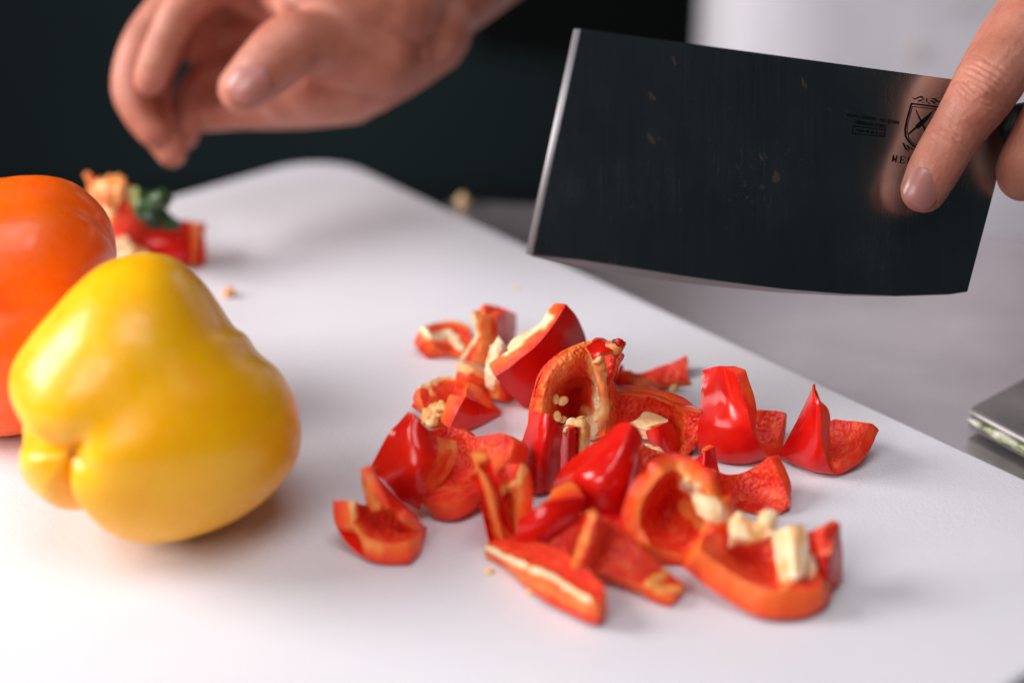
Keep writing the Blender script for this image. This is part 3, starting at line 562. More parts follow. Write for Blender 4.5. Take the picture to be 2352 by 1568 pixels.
p = piece('orange-red filler piece added in the dark gap behind the pointed piece, front centre', 1310, 1290)
sheet(p, [[(1262, 1195, 8), (1262, 1235, 3), (1266, 1275, 0)], [(1305, 1185, 10), (1305, 1235, 4), (1308, 1285, -1)], [(1352, 1180, 14), (1350, 1230, 8), (1346, 1290, 4)]], 1290, 5, 'flesh', seed=60, ripe_shade=.7, bumpy=.4)
p = piece('red filler piece added in the dark gap left of the big C-shaped ring', 1455, 1300)
sheet(p, [[(1405, 1195, 10), (1408, 1235, 4), (1420, 1285, 0)], [(1445, 1190, 10), (1450, 1240, 3), (1458, 1292, -1)], [(1490, 1200, 16), (1492, 1250, 9), (1495, 1298, 5)]], 1300, 5, 'skin', seed=61)
p = piece('Y-shaped orange cut piece standing on edge, left front of the dome-shaped piece', 1150, 1258)
sheet(p, [[(1081, 1042, 8), (1100, 1108, 3), (1116, 1165, 0), (1148, 1245, -2)], [(1102, 1072, 2), (1124, 1120, -4), (1136, 1172, -5), (1158, 1250, -4)], [(1128, 1098, 6), (1142, 1132, 2), (1150, 1180, 1), (1165, 1254, -1)]], 1258, 5, 'flesh', seed=40, nv=30, nu=40, bumpy=.05,
      pale=[([(1085, 1048), (1110, 1090), (1135, 1130), (1148, 1180), (1160, 1245)], 34, .42, 0), ([(1142, 1135), (1150, 1160)], 16, .7, 0)])
sheet(p, [[(1128, 1098, 7), (1142, 1132, 2), (1150, 1180, 0), (1165, 1256, -2)], [(1160, 1068, 16), (1160, 1110, 12), (1168, 1165, 8), (1174, 1250, 3)], [(1204, 1067, 12), (1198, 1105, 6), (1192, 1160, 0), (1188, 1258, -2)]], 1258, 5, 'flesh', seed=40.5, nv=30, nu=40, bumpy=.2,
      pale=[([(1204, 1070), (1192, 1105), (1165, 1122), (1142, 1135)], 14, .65, 1.2), ([(1190, 1130), (1180, 1190), (1178, 1250)], 22, .4, .4), ([(1150, 1160), (1165, 1240)], 16, .35, 0)])
p = piece('wedge with deep red skin face under a broad orange cut rim, front centre', 1250, 1262)
sheet(p, [[(1188, 1190, -3), (1185, 1222, -4), (1182, 1262, -4)], [(1235, 1162, -4), (1232, 1210, -7), (1226, 1264, -5)], [(1290, 1148, -3), (1282, 1190, -5), (1265, 1258, -3)], [(1346, 1142, 2), (1332, 1178, 2), (1310, 1218, 2)]], 1264, 9.5, 'skin', seed=41, pale=[([(1188, 1175), (1230, 1145)], 26, .45, 0)], rim_pale=.3)
p = piece('flat slab with orange cut side and cream ribs, lowest at front left of pile', 1250, 1400)
sheet(p, [[(1160, 1222, 30), (1138, 1238, 25), (1113, 1258, 20)], [(1210, 1236, 22), (1188, 1262, 15), (1165, 1284, 10)], [(1272, 1256, 14), (1245, 1284, 7), (1220, 1306, 0)], [(1332, 1290, 2), (1315, 1320, -4), (1290, 1346, -11)], [(1385, 1345, -12), (1385, 1362, -16), (1372, 1384, -21)]], 1362, 9, 'flesh', seed=42, nv=60, xb=1235, bumpy=.4,
      pale=[([(1117, 1256), (1160, 1278), (1205, 1298)], 12, 1.0, 1.0), ([(1222, 1306), (1265, 1322), (1320, 1358), (1350, 1376)], 12, 1.0, 1.0), ([(1112, 1285), (1220, 1335), (1340, 1395)], 18, .4, 0)])
p = piece('pointed piece with a raised left edge and textured inner face, front centre', 1430, 1340)
sheet(p, [[(1357, 1172, 0), (1336, 1225, -3), (1310, 1302, -5)], [(1378, 1186, -1), (1362, 1240, -4), (1342, 1308, -5)], [(1392, 1196, 8), (1384, 1255, 6), (1372, 1315, 0)], [(1430, 1222, 10), (1428, 1272, 6), (1428, 1330, -3)], [(1480, 1262, 7), (1480, 1302, 0), (1480, 1346, -8)], [(1530, 1306, 2), (1530, 1332, -4), (1525, 1360, -11)], [(1576, 1342, -5), (1566, 1352, -8), (1548, 1366, -12)]], 1348, 5.5, 'flesh', seed=44, nv=60, nu=40, bumpy=.5,
      pale=[([(1358, 1180), (1340, 1240), (1318, 1300)], 18, .45, 0), ([(1492, 1340), (1518, 1322), (1532, 1312)], 15, .62, .8), ([(1510, 1355), (1560, 1350)], 14, .55, 0)])
# seeds and crumbs
def seed_obj(label, x, y, yb, g, r=2.0, m='seed', name='pepper_seed', rot=0., cat='seed', grp=None, fl=.45):
    y0 = P(x, yb, 0).y + g / 1000.; c = PG(x, y, y0); V = []; F = []; nu, nv_ = 14, 10
    a, b_ = AX * math.cos(rot) + AY * math.sin(rot), AY * math.cos(rot) - AX * math.sin(rot)
    for i in range(nv_ + 1):
        for j in range(nu):
            t1, t2 = math.pi * i / nv_, 2 * math.pi * j / nu
            rr = r / 1000. * (1 + .18 * math.cos(t2) + .1 * math.sin(2 * t2))
            q = c + a * (rr * math.sin(t1) * math.cos(t2)) + b_ * (rr * .82 * math.sin(t1) * math.sin(t2)) - AZ * (rr * fl * math.cos(t1) * (1 - .35 * math.sin(t1) * 0))
            q = q + Vector((1, 1, 1)) * (.0002 * n3(q, 500, x)); q.z = max(q.z, .0002); V.append(tuple(q))
    for i in range(nv_):
        for j in range(nu): F.append((i * nu + j, (i + 1) * nu + j, (i + 1) * nu + (j + 1) % nu, i * nu + (j + 1) % nu))
    return tag(mesh(name, V, F, m), label, cat, grp)
seed_obj('leftmost of the touching seeds in the stem-end half hollow', 1276, 918, 1012, 2, 1.9, rot=1.2)
seed_obj('round orange seed right of another inside the stem-end half hollow', 1291, 921, 1012, 2, 2.2, rot=.2)
seed_obj('pale seed lowest in the hollow of the stem-end half', 1280, 958, 1012, 0, 2.1, rot=1.4)
seed_obj('flat seed edge peeking behind the lowest pale seed of the stem-end half', 1292, 963, 1012, 2, 1.6, rot=.2)
seed_obj('pale seed stuck on the triangular slab behind the stem-end half', 1547, 892, 925, 10, 2.0, rot=.1)
seed_obj('blurred seed at the left tip of the front flat slab', 1120, 1314, 1316, 0, 1.9)
seed_obj('blurred seed under the middle of the front flat slab', 1219, 1358, 1362, 0, 2.0)
seed_obj('blurred seed in the shade between the wedge and the pointed piece', 1288, 1240, 1262, 4, 1.6)
seed_obj('orange crumb of pepper beside the yellow pepper', 522, 672, 680, 0, 3.0, 'orange_pith', 'pepper_crumb', cat='crumb', fl=.8)
seed_obj('faint tiny crumb on the board behind the pile', 1185, 660, 662, 0, 1.2, 'pith', 'pepper_crumb', cat='crumb', fl=.3)
y_c = P(1063, 474, ctz)
cr_ = tube(None, [list(y_c + Vector((dx, 0, .003))) + [r] for dx, r in ((-.004, .001), (0, .0042), (.004, .001))], 'crumb', 'pepper_crumb', 8, 8, .3)
cr_.location.z += 0; tag(cr_, 'blurred tan crumb on the counter beyond the board edge', 'crumb')
# ------------------------------------------------------------------ stem end at the back
st = thing('pepper_stem_end', 'cut-off pepper top with green stem and pale seed core behind the whole peppers', 'pepper top', P(340, 600, 0))
yb = 625
sheet(st, [[(300, 500, 16), (300, 545, 6), (300, 600, 0)], [(350, 508, 12), (355, 550, 2), (355, 615, -2)], [(405, 505, 14), (410, 555, 2), (412, 618, -1)], [(440, 508, 18), (438, 560, 8), (436, 610, 4)]], yb, 7, 'skin', seed=50)
sheet(st, [[(425, 505, 22), (430, 550, 12), (432, 608, 4)], [(452, 510, 14), (448, 556, 6), (444, 604, 2)], [(474, 514, 20), (466, 560, 14), (456, 600, 10)]], yb, 7, 'flesh', seed=50.5, bumpy=.1, ripe_shade=0, pale=[([(450, 510), (462, 560), (455, 600)], 26, .42, 0)])
sheet(st, [[(212, 435, 22), (205, 500, 14), (215, 590, 6)], [(250, 422, 10), (250, 500, 2), (250, 600, -2)], [(290, 428, 10), (300, 500, 2), (302, 600, -2)], [(325, 440, 16), (335, 500, 8), (340, 600, 4)]], yb, 10, 'flesh', seed=51, bumpy=1.0, nv=44,
      pale=[([(220, 440), (250, 455), (240, 500)], 30, .75, 2), ([(300, 440), (318, 470)], 22, .85, 1), ([(225, 575), (280, 580)], 34, .9, 3)], rim_pale=.6, ripe_shade=0)
lump(st, [(197, 396, 14, 2.0), (206, 412, 14, 1.8), (218, 440, 14, 3.2), (232, 468, 8, 4.5)], yb, 'orange_pith', 'core_tip', seed=52, n=22)
lump(st, [(228, 445, 8, 5), (256, 440, 4, 6.5), (286, 448, 4, 6)], yb, 'orange_pith', 'seed_core', seed=53, n=26, rough=.4, seg=18)
lump(st, [(225, 582, 0, 6), (270, 578, -5, 7.5), (315, 592, -6, 5.5), (350, 606, -5, 3)], yb, 'pith', 'seed_core', seed=55, n=26, rough=.4, seg=18, flat=.8)
lump(st, [(308, 428, 6, 1.6), (318, 462, 1, 2.6), (332, 500, -3, 2.4)], yb, 'pale_green', 'calyx', seed=56, rough=.1)
lump(st, [(318, 436, 6, 3.0), (338, 470, 0, 6.0), (362, 498, -3, 6.8), (392, 512, -2, 4.6), (418, 522, 0, 2)], yb, 'green_stem', 'calyx', seed=57, n=28, seg=18, flat=.7, rough=.5)
lump(st, [(345, 478, -4, 4.5), (364, 462, -8, 4.4), (384, 450, -10, 4.2)], yb, 'green_stem', 'stem', seed=58, seg=16, rough=.25)
# ------------------------------------------------------------------ CLEAVER
DL, DR = .600, .656
def dep(x, y): 
    f = (x - 1275) / (2305 - 1275); return 1 / ((1 - f) / DL + f / DR)      # depth on the flat of the blade
BA, BB = D(1336, 66, dep(1336, 66)), D(2352, 203, dep(2352, 203))
BC = D(1222, 588, dep(1222, 588)); 
ux = (BB - BA).normalized(); nrm = (BC - BA).cross(ux).normalized()
if nrm.dot(C0 - BA) < 0: nrm = -nrm
uy = ux.cross(nrm) if ux.cross(nrm).z < 0 else nrm.cross(ux)     # down the blade
def onb(px, py, off=0.0):      # picture point -> point on the blade plane
    r = ray(px, py); t_ = (BA - C0).dot(nrm) / r.dot(nrm); return C0 + r * t_ + nrm * off
clv = thing('cleaver', 'large rectangular steel cleaver held above the board, etched near the heel', 'cleaver', BA)
outline = [(1334, 66), (1345, 68), (1560, 97), (1780, 127), (2000, 157), (2214, 186), (2330, 202), (2340, 212), (2310, 320), (2285, 430), (2252, 555), (2222, 671)]
bottom = [(2222, 671), (2180, 677), (2060, 681), (1940, 679), (1800, 672), (1690, 662), (1560, 648), (1440, 630), (1330, 610), (1222, 588)]
bt = .0021
# face, bevel, spine and back as one blade mesh; the ground bevel is a part of its own
inner_b = [(x, y - (2 + 16 * max(0, 1 - abs(x - 1480) / 520))) for x, y in bottom]
face = [onb(*q) for q in outline[:-1]] + [onb(*q) for q in [(2222, 669)] + inner_b[1:-1] + [(1224, 586)]]
n = len(face); back = [q - nrm * bt for q in face]
V = [tuple(q) for q in face + back]
F = [tuple(range(n - 1, -1, -1)), tuple(range(n, 2 * n))] + [(i, (i + 1) % n, (i + 1) % n + n, i + n) for i in range(n)]
bl = mesh('blade', V, F, 'blade_steel', clv, smooth=False)
bm = bmesh.new(); bm.from_mesh(bl.data); bmesh.ops.recalc_face_normals(bm, faces=bm.faces); bm.to_mesh(bl.data); bm.free()
# bevel strip: face edge -> thin cutting edge
bot = [onb(*q) - nrm * bt * .5 for q in bottom]; inn_ = [onb(*q) for q in inner_b]; inb = [q - nrm * bt for q in inn_]
V = [tuple(q) for q in inn_ + bot + inb]; k = len(bottom); F = []
for i in range(k - 1): F += [(i, i + 1, k + i + 1, k + i), (k + i, k + i + 1, 2 * k + i + 1, 2 * k + i)]
ed = mesh('cutting_edge', V, F, 'edge_steel', clv, smooth=False)
# polished front end strip, seen edge-on at the left
ta, tb = onb(1334, 68), onb(1223, 584)
dirn = (tb - ta).normalized()
prt = [ta + ux * -.0001, tb + ux * -.0001]
V = []; K = 8
for q in (prt[0], prt[1]):
    for s in range(K + 1):
        a = math.pi * s / K; V.append(tuple(q - nrm * bt * .62 + nrm * (bt * .66) * math.cos(a) - ux * .0020 * math.sin(a)))
F = [(s, s + 1, K + 1 + s + 1, K + 1 + s) for s in range(K)] + [tuple(range(K, -1, -1)), tuple(range(K + 1, 2 * K + 2))]
mesh('front_end', V, F, 'edge_steel', clv)
# handle, mostly outside the frame
hc = onb(2345, 300) - nrm * bt * .5
tube(clv, [list(hc + ux * a + Vector((0, 0, 0))) + [r] for a, r in ((-.008, .004), (.0, .011), (.03, .0125), (.07, .0135), (.11, .013))], 'handle_black', 'handle', 20, 24, .0, up=tuple(nrm))
# etched marks: flat print 0.12 mm proud
OFF = .00012
def pix_poly(name, polys, parent=clv, m='etch', off=OFF):
    V = []; F = []
    for pl in polys:
        b0 = len(V); V += [tuple(onb(x, y, off)) for x, y in pl]; F.append(tuple(range(b0, b0 + len(pl))))
    return mesh(name, V, F, m, parent, smooth=False)
def stroke(pts, w):
    """ribbon quads along pts; w is a number or list of widths"""
    out = []; ww = w if isinstance(w, (list, tuple)) else [w] * len(pts)
    sd = []
    for i, (x, y) in enumerate(pts):
        x0, y0 = pts[max(i - 1, 0)]; x1, y1 = pts[min(i + 1, len(pts) - 1)]; l = math.hypot(x1 - x0, y1 - y0) or 1
        nx, ny = -(y1 - y0) / l, (x1 - x0) / l; sd.append(((x + nx * ww[i] / 2, y + ny * ww[i] / 2), (x - nx * ww[i] / 2, y - ny * ww[i] / 2)))
    for i in range(len(pts) - 1): out.append([sd[i][0], sd[i + 1][0], sd[i + 1][1], sd[i][1]])
    return out
ZX = lambda x, y: ((2050 + x / 7.84) * .9408, (220 + y / 7.84) * .9408)
def zs(pts, w): return stroke([ZX(*q) for q in pts], [v * .12 for v in w] if isinstance(w, (list, tuple)) else w * .12)
sh = zs([(1365, 262), (1500, 275), (1650, 295), (1800, 315), (1945, 345)], 30) + zs([(1372, 265), (1330, 420), (1280, 600), (1252, 760), (1262, 880), (1320, 980), (1400, 1060), (1480, 1105), (1560, 1100), (1640, 1060)], 34)
sh += zs([(1395, 318), (1620, 340), (1880, 378)], 16) + zs([(1395, 318), (1350, 480), (1300, 660), (1290, 800), (1330, 930), (1410, 1020), (1490, 1058), (1570, 1050)], 14) + zs([(1945, 345), (1905, 520), (1860, 700), (1830, 850), (1740, 980), (1640, 1060)], 34)
pix_poly('shield_emblem', sh)
pix_poly('crossed_knives_emblem', zs([(1452, 370), (1520, 520), (1575, 640), (1640, 780), (1690, 890)], [14, 24, 26, 34, 44]) + zs([(1320, 845), (1400, 770), (1470, 715)], [30, 36, 36]) + zs([(1470, 720), (1560, 640), (1680, 520), (1790, 395)], [80, 100, 64, 10]))
lv = []
for pts, w in (([(1390, 150), (1440, 178), (1510, 140), (1570, 128), (1620, 190)], [6, 26, 30, 34, 6]), ([(1500, 215), (1550, 205), (1600, 180)], [30, 30, 6]), ([(1580, 245), (1620, 228)], [24, 10]), ([(1665, 165), (1668, 235)], [24, 14]),
               ([(1930, 230), (1880, 222), (1820, 175), (1750, 165)], [6, 30, 36, 6]), ([(1830, 250), (1780, 225), (1730, 195)], [34, 30, 6]), ([(1720, 270), (1685, 240)], [26, 10]),
               ([(1185, 1005), (1225, 1030), (1262, 1120), (1330, 1175)], [6, 28, 34, 6]), ([(1290, 1055), (1320, 1105), (1355, 1150)], [20, 34, 6]), ([(1370, 1100), (1395, 1145)], [26, 10]), ([(1430, 1160), (1430, 1210)], [26, 16])):
    lv += zs(pts, w)
pix_poly('leaf_flourish', lv)
# slab-serif lettering MERCER under the shield, running on beneath the finger
def letter(ch, x0, y0, w, h, sx, sy):
    """strokes in unit cell; baseline slopes with the spine"""
    T = {'M': [([(0.12, 1), (.18, 0)], .2), ([(.18, 0), (.5, .85)], .22), ([(.5, .85), (.86, 0)], .1), ([(.86, 0), (.84, 1)], .24), ([(-.02, 1), (.3, 1)], .1), ([(.66, 1), (1.05, 1)], .1), ([(.02, 0), (.3, 0)], .1), ([(.75, 0), (1.04, 0)], .1)],
         'E': [([(.22, 0), (.2, 1)], .26), ([(0, 0), (.95, 0)], .12), ([(.2, .5), (.7, .5)], .1), ([(0, 1), (.98, 1)], .12), ([(.93, 0), (.93, .25)], .1), ([(.95, .75), (.95, 1)], .1), ([(.7, .36), (.7, .64)], .08)],
         'R': [([(.22, 0), (.2, 1)], .26), ([(0, 0), (.6, 0), (.85, .14), (.85, .36), (.6, .5), (.2, .5)], .14), ([(.5, .5), (.78, .9), (1.0, 1)], .2), ([(0, 1), (.42, 1)], .1)],
         'C': [([(.92, .3), (.8, .05), (.5, 0), (.2, .12), (.1, .5), (.2, .88), (.5, 1), (.8, .95), (.95, .72)], .16)]}[ch]
    out = []
    for pts, wd in T: out += zs([(x0 + u * w * sx[0] + v_ * h * sy[0], y0 + u * w * sx[1] + v_ * h * sy[1]) for u, v_ in pts], wd * 100)
    return out
sx, sy = (.985, .155), (-.16, .985); lt = []; x, y = 1012, 1245
for ch in 'MERCER':
    lt += letter(ch, x, y, 100, 125, sx, sy); x += 150 * sx[0]; y += 150 * sx[1]
pix_poly('lettering', lt)
def txt(s, x, y, size, name, spacing=1.0, width=None):
    c = bpy.data.curves.new(name, 'FONT'); c.body = s; c.size = 1.0; c.resolution_u = 2; c.offset = .022
    o = bpy.data.objects.new(name, c); COL.objects.link(o); dg = bpy.context.evaluated_depsgraph_get(); me = bpy.data.meshes.new_from_object(o.evaluated_get(dg))
    bpy.data.objects.remove(o); xs = [v.co.x for v in me.vertices]; W0 = max(xs); a = width / W0
    for v in me.vertices:
        u, q = v.co.x * a, -v.co.y * size; px, py = ZX(x + u * sx[0] + q * sy[0], y + u * sx[1] + q * sy[1]); v.co = onb(px, py, OFF)
    me.materials.clear(); me.materials.append(M['etch']); o = bpy.data.objects.new(name, me); link(o, clv); return o
txt('HIGH CARBON \u2022 NO STAIN', 135, 500, 92, 'small_print', width=1010)
txt('GERMAN STEEL', 280, 638, 92, 'small_print', width=620)
txt('NSF \u00ae M V D', 310, 790, 78, 'small_print', width=520)
pix_poly('print_frame', zs([(262, 690), (880, 765)], 18) + zs([(880, 765), (852, 895)], 18) + zs([(852, 895), (240, 830)], 18) + zs([(240, 830), (262, 690)], 18))
# dried splashes on the blade
V = []; F = []
rs = random.Random(3)
spl = [(1495, 318, 7, 13), (1497, 222, 9, 8), (1548, 140, 5, 8), (1846, 192, 5, 11), (1782, 408, 8, 14), (1747, 360, 4, 8), (1757, 357, 3, 4), (1750, 430, 5, 5), (1452, 475, 3, 3)]
for _ in range(46): spl.append((rs.gauss(1720, 110), rs.gauss(400, 75), rs.uniform(1, 2.6), rs.uniform(1.2, 3.6)))
for (x, y, a, b_) in spl:
    b0 = len(V); k = 10; ph = rs.random() * 6
    for s in range(k):
        q = 2 * math.pi * s / k; rr = 1 + .35 * math.sin(2 * q + ph) + .2 * math.sin(3 * q)
        V.append(tuple(onb(x + a * rr * math.cos(q) + .25 * b_ * math.sin(q), y + b_ * rr * math.sin(q), .0001)))
    F.append(tuple(range(b0, b0 + k)))
o = mesh('dried_splashes', V, F, 'dried_juice', clv, smooth=False); o['kind'] = 'stuff'
# ------------------------------------------------------------------ PERSON
def capsule_mesh(chains, voxel, smooth_it, kscale=1.0):
    """chains of (point, radius); overlapping tapered capsules fused into one skin"""
    bm = bmesh.new()
    for ch in chains:
        c = cr([list(p_) + [r_] for p_, r_ in ch], (len(ch) - 1) * 7 + 1)
        rings = []; seg = 20
        tprev = None
        N = len(c)
        pts = [c[i, :3] for i in range(N)]; rad = [c[i, 3] for i in range(N)]
        # rounded caps
        t0 = pts[0] - pts[1]; t0 /= np.linalg.norm(t0); t1 = pts[-1] - pts[-2]; t1 /= np.linalg.norm(t1)
        P0 = []; 
        for a in (80, 60, 40, 20): P0.append((pts[0] + t0 * rad[0] * math.sin(math.radians(a)), rad[0] * math.cos(math.radians(a))))
        for i in range(N): P0.append((pts[i], rad[i]))
        for a in (20, 40, 60, 80): P0.append((pts[-1] + t1 * rad[-1] * math.sin(math.radians(a)), rad[-1] * math.cos(math.radians(a))))
        ref = np.array([.3, .2, .93])
        for i in range(len(P0)):
            a_, b2 = P0[max(i - 1, 0)][0], P0[min(i + 1, len(P0) - 1)][0]; t_ = b2 - a_; t_ /= np.linalg.norm(t_) + 1e-12
            u = np.cross(t_, ref); u /= np.linalg.norm(u); w = np.cross(u, t_)
            rings.append([bm.verts.new(P0[i][0] + (u * math.cos(2 * math.pi * s / seg) + w * math.sin(2 * math.pi * s / seg)) * P0[i][1]) for s in range(seg)])
        for i in range(len(rings) - 1):
            for s in range(seg): bm.faces.new((rings[i][s], rings[i][(s + 1) % seg], rings[i + 1][(s + 1) % seg], rings[i + 1][s]))
        bm.faces.new(rings[0][::-1]); bm.faces.new(rings[-1])
    bmesh.ops.recalc_face_normals(bm, faces=bm.faces)
    me = bpy.data.meshes.new('tmp'); bm.to_mesh(me); bm.free()
    o = bpy.data.objects.new('tmp', me); COL.objects.link(o)
    r = o.modifiers.new('r', 'REMESH'); r.mode = 'VOXEL'; r.voxel_size = voxel; r.use_smooth_shade = True
    s = o.modifiers.new('s', 'SMOOTH'); s.iterations = smooth_it; s.factor = .5
    dg = bpy.context.evaluated_depsgraph_get(); dg.update(); m2 = bpy.data.meshes.new_from_object(o.evaluated_get(dg))
    bpy.data.objects.remove(o); return m2
person = thing('person', 'person in a white jacket gripping the cleaver, other hand open above the board', 'person', D(2150, 600, 1.2))
# left hand (blurred): picture point + depth, radius in mm
HL = .775
def h(x, y, dd, r): return (D(x, y, HL + dd / 1000.), r / 1000.)
left = [
    [h(860, 40, 18, 28), h(750, 30, 30, 24), h(650, -20, 34, 22), h(560, -60, 24, 18)],
    [h(900, 90, 22, 25), h(830, 160, 16, 22), h(740, 190, 12, 19.5), h(655, 215, 16, 15)],
    [h(960, 60, 30, 26), h(880, 140, 24, 21), h(800, 195, 18, 17)],
    [h(900, 0, 4, 24), h(790, -10, -4, 20), h(700, 0, -2, 15), h(640, -30, 8, 13)],
    [h(720, 60, 50, 20), h(600, 60, 52, 16), h(500, 60, 48, 12), h(440, 100, 44, 9)], [h(700, 150, 46, 16), h(560, 170, 50, 13), h(480, 190, 50, 10)],
    [h(860, 30, 20, 29), h(930, 10, 30, 29.5), h(1050, -70, 60, 29.5), h(1260, -230, 130, 35), h(1600, -400, 240, 42), h(1700, -740, 380, 46)],
    [h(860, 130, 6, 20), h(770, 110, -8, 17), h(706, 98, -20, 14.6), h(660, 112, -25, 14.8), h(606, 160, -27, 13.4), h(558, 204, -26, 11.2)],
    [h(640, -40, -2, 6), h(656, 20, -12, 5), h(668, 62, -20, 5)], [h(700, -40, -4, 9), h(720, 10, -10, 8), h(740, 50, -10, 9)],
    [h(620, -70, 6, 12), h(500, -40, 0, 11), h(425, 12, -6, 9.6), h(382, 85, -8, 8.4), h(354, 150, -8, 8.2), h(343, 185, -6, 7.2)],
    [h(600, -60, 24, 12), h(440, -20, 20, 10.5), h(354, 58, 14, 9.8), h(310, 130, 10, 8.8), h(300, 205, 10, 9.0), h(322, 262, 10, 8.2), h(350, 303, 10, 7.2)],
    [h(620, -40, 44, 11), h(450, 40, 40, 10), h(375, 130, 34, 9), h(350, 220, 28, 8.8), h(366, 300, 22, 8.2), h(394, 350, 18, 7.4)],
    [h(640, 20, 54, 10), h(530, 120, 52, 9), h(450, 210, 46, 8.5), h(428, 275, 40, 8), h(424, 312, 36, 6.8)],
    [h(800, 200, 30, 18), h(680, 235, 36, 13), h(560, 250, 42, 10), h(478, 268, 44, 7.5)],
]
mL = capsule_mesh(left, .0016, 4)
# right hand: index finger lies along the blade face
def bd(x, y): r = ray(x, y); return (BA - C0).dot(nrm) / r.dot(nrm)
def rh(x, y, fr, r): return (D(x, y, bd(x, y) - fr / 1000.), r / 1000.)     # fr: mm in front of the blade
right = [
    [rh(2122, 436, 8.6, 8.7), rh(2142, 396, 9.8, 9.7), rh(2170, 345, 11, 10.0), rh(2200, 298, 13, 10.4), rh(2238, 242, 16, 11.8), rh(2266, 200, 17, 12.6), rh(2306, 144, 16, 12.6), rh(2360, 76, 12, 13.8), rh(2440, -20, 4, 16)],
    # thumb behind the blade
    [rh(2262, 150, -12, 8.5), rh(2300, 100, -16, 10.5), rh(2350, 45, -20, 12.5), rh(2430, -20, -20, 16)],
    [rh(2225, 205, -9, 7.5), rh(2250, 165, -12, 8.5), rh(2300, 100, -16, 10.5)],
    # middle finger curled round the handle
    [rh(2520, 110, 4, 14), rh(2470, 190, 16, 12.5), rh(2425, 260, 18, 12), rh(2385, 330, 14, 11.4), rh(2356, 385, 8, 11), rh(2350, 402, 2, 10.2)],
    [rh(2580, 190, 4, 14), rh(2530, 310, 14, 12), rh(2480, 400, 12, 11), rh(2465, 440, 4, 10)],
    [rh(2640, 250, 4, 14), rh(2580, 370, 12, 11), rh(2540, 450, 8, 10)],
    # back of the hand, wrist and forearm outside the frame
    [rh(2440, 20, -2, 20), rh(2520, 60, -2, 22), rh(2590, 160, -2, 20)],
    [rh(2480, -20, -8, 22), rh(2600, -60, -14, 26), rh(2700, -40, -14, 24)],
    [rh(2600, -40, -14, 27), rh(2780, -200, -60, 29), rh(2880, -420, -160, 36), rh(2820, -700, -300, 42), rh(2700, -900, -420, 46)],
]
mR = capsule_mesh(right, .0007, 5)
# wrinkles: creases across the index finger at both joints
me = mR; nvt = len(me.vertices); co = np.empty(nvt * 3); me.vertices.foreach_get('co', co); co = co.reshape(-1, 3)
no = np.empty(nvt * 3); me.vertices.foreach_get('normal', no); no = no.reshape(-1, 3)
def camxy(A): 
    d = A - np.array(C0); z = d @ np.array(AZ); return np.stack([1176 + FPX * (d @ np.array(AX)) / z, 784 - FPX * (d @ np.array(AY)) / z], 1), z
xy, zz = camxy(co)
ax0 = np.array([2262., 204.]); fd = np.array([-.565, .825]); fn = np.array([.825, .565])
s = (xy - ax0) @ fd; q = (xy - ax0) @ fn
front = (no @ -np.array(AZ)) > -.1; near_ = (np.abs(q) < 85) & (s > -160) & (s < 330) & front
disp = np.zeros(nvt)
for (c_, cv, w, a) in ((-42, .0026, 3.4, .55), (-28, .0024, 3, .7), (-14, .003, 3, .6), (2, .004, 3.2, .65), (19, -.003, 3.2, .65), (31, -.0035, 2.8, .5), (44, -.003, 3, .4), (-58, .002, 3, .35),
                      (132, .0022, 3.2, .7), (142, .0010, 2.8, .45), (120, .002, 2.8, .4), (158, .001, 2.6, .3), (90, .001, 2.6, .2), (74, .0015, 2.6, .22), (104, -.001, 2.6, .25)):
    wob = np.array([5 * noise.noise(Vector((qq * .03, c_ * .1, 0))) for qq in q])
    ss = s - c_ - cv * q * q - wob + 0
    disp -= a * .0017 * np.exp(-(ss / w) ** 2) * np.exp(-(q / 52) ** 2)
disp += .0006 * np.exp(-((s + 5) / 26) ** 2 - (q / 26) ** 2)
co2 = co + no * (disp * near_)[:, None]
# fine wrinkling everywhere
co2 += no * np.array([.00012 * noise.noise(Vector(p_) * 900) for p_ in co])[:, None]
me.vertices.foreach_set('co', co2.reshape(-1)); me.update()
def join(meshes, name, m, parent):
    bm = bmesh.new()
    for x in meshes: bm.from_mesh(x)
    me = bpy.data.meshes.new(name); bm.to_mesh(me); bm.free(); me.materials.clear(); me.materials.append(M[m])
    for p_ in me.polygons: p_.use_smooth = True; p_.material_index = 0
    o = bpy.data.objects.new(name, me); return link(o, parent)
join([mL, mR], 'body', 'human_skin', person)
# fingernails: curved plates laid on the finger
def nail(cx, cy, depth_c, R_mm, w, hgt, ang, m='nail', lift=.0):
    """w/hgt in px, ang of the finger axis; plate wraps a cylinder of radius R"""
    V = []; F = []; nu, nv_ = 14, 14
    ca, sa = math.cos(ang), math.sin(ang)
    for i in range(nv_ + 1):
        for j in range(nu + 1):
            v_ = i / nv_ * 2 - 1; u = j / nu * 2 - 1
            lim = math.sqrt(max(0, 1 - abs(v_) ** 3.2)) * .98 + .02; x = u * lim * w / 2; y = v_ * hgt / 2
            px, py = cx + x * ca + y * -sa, cy + x * sa + y * ca
            k = depth_c / FPX; xm = x * k; Rr = R_mm / 1000.
            dz = Rr - math.sqrt(max(Rr * Rr - xm * xm, 1e-9)); dy = (v_ ** 2) * .0006 + (max(v_, 0) ** 2) * .0010
            V.append(tuple(D(px, py, depth_c + dz + dy)))
    for i in range(nv_):
        for j in range(nu): F.append((i * (nu + 1) + j, i * (nu + 1) + j + 1, (i + 1) * (nu + 1) + j + 1, (i + 1) * (nu + 1) + j))
    o = mesh('fingernail', V, F, m, person); 
    s_ = o.modifiers.new('s', 'SOLIDIFY'); s_.thickness = .0006; s_.offset = -1; return o
nail(2119, 432, bd(2119, 430) - .01745, 8.4, 84, 90, math.radians(28))
nail(574, 190, HL - .0265 - .0134, 12.5, 84, 92, math.radians(46))
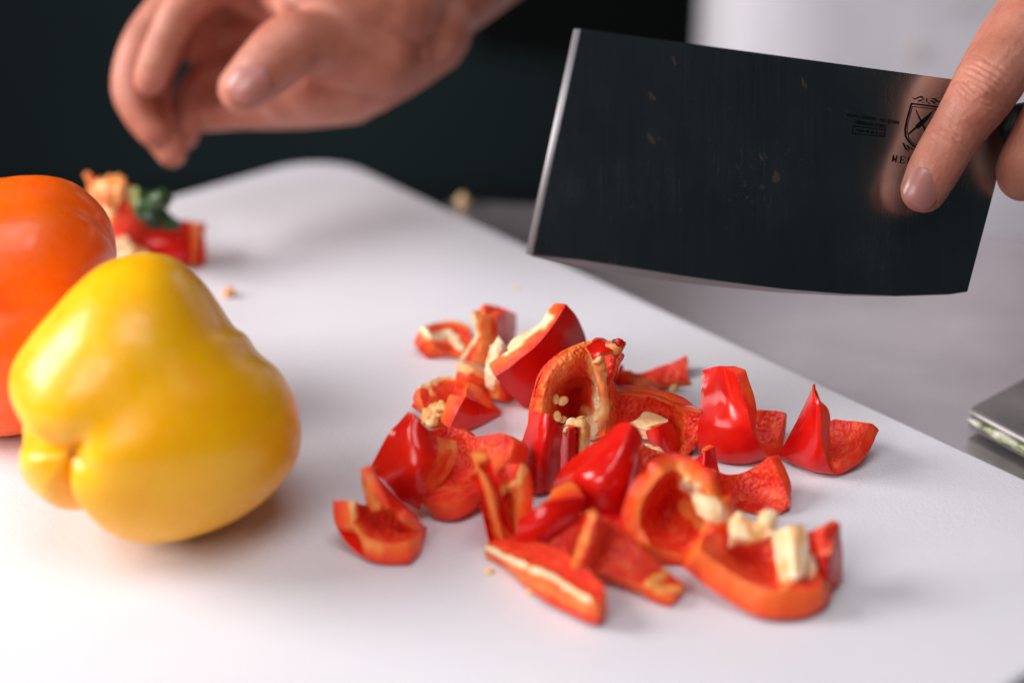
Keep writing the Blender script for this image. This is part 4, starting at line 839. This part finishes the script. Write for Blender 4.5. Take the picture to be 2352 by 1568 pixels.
# jacket: torso, sleeves
def torso():
    V = []; F = []; c = D(2230, 0, 1.30); k = 1.30 / FPX; hw = (2230 - 1672) * k; nz, na = 50, 90
    for i in range(nz + 1):
        z = -.62 + 1.22 * i / nz
        for j in range(na):
            a = 2 * math.pi * j / na; sh_ = 1.0 if z < .35 else max(.3, 1 - ((z - .35) / .25) ** 2 * .6)
            r = 1 + .004 * math.sin(9 * a + 3 * z) + .006 * n3((math.cos(a), math.sin(a), z * 1.5), 2.2, 5)
            sc_ = lambda t_: math.copysign(abs(t_) ** .4, t_)
            V.append((c.x + hw * sh_ * r * sc_(math.cos(a)), c.y + .12 + .125 * sh_ * r * sc_(math.sin(a)), z))
    for i in range(nz):
        for j in range(na): F.append((i * na + j, i * na + (j + 1) % na, (i + 1) * na + (j + 1) % na, (i + 1) * na + j))
    F.append(tuple(range(na))[::-1]); F.append(tuple(nz * na + j for j in range(na)))
    o = mesh('jacket', V, F, 'white_cloth', person)
    return c
tc = torso()
tube(person, [list(D(1500, -250, .985)) + [.052], list(D(1640, -380, 1.03)) + [.056], list(D(1720, -760, 1.17)) + [.065], list(D(1850, -1080, 1.35)) + [.06]], 'white_cloth', 'sleeve', 24, 30, .05)
tube(person, [list(D(2860, -330, .80)) + [.05], list(D(2860, -600, .92)) + [.055], list(D(2780, -900, 1.15)) + [.065], list(D(2620, -1080, 1.35)) + [.06]], 'white_cloth', 'sleeve', 24, 30, .05)
for (x, y, r) in ((2128, 158, .005), (2230, 33, .004)):
    d_ = 1.286; V = []; 
    for s in range(14):
        a = 2 * math.pi * s / 14; rr = r * (1 + .3 * math.sin(3 * a + x)); c = D(x, y, 1.27); V.append((c.x + rr * math.cos(a), c.y, c.z + rr * math.sin(a) * 1.2))
    # find jacket surface distance: stain sits a hair in front of the cloth
    V = [(v_[0], tc.y + .12 - .125 * math.sqrt(max(.05, 1 - ((v_[0] - tc.x) / ((2230 - 1608) * 1.30 / FPX)) ** 2)) * 1.0 - .006, v_[2]) for v_ in V]
    mesh('stain', V, [tuple(range(14))], 'stain', person, smooth=False)
print('MINZ', {k: v_ for k, v_ in MINZ.items()})
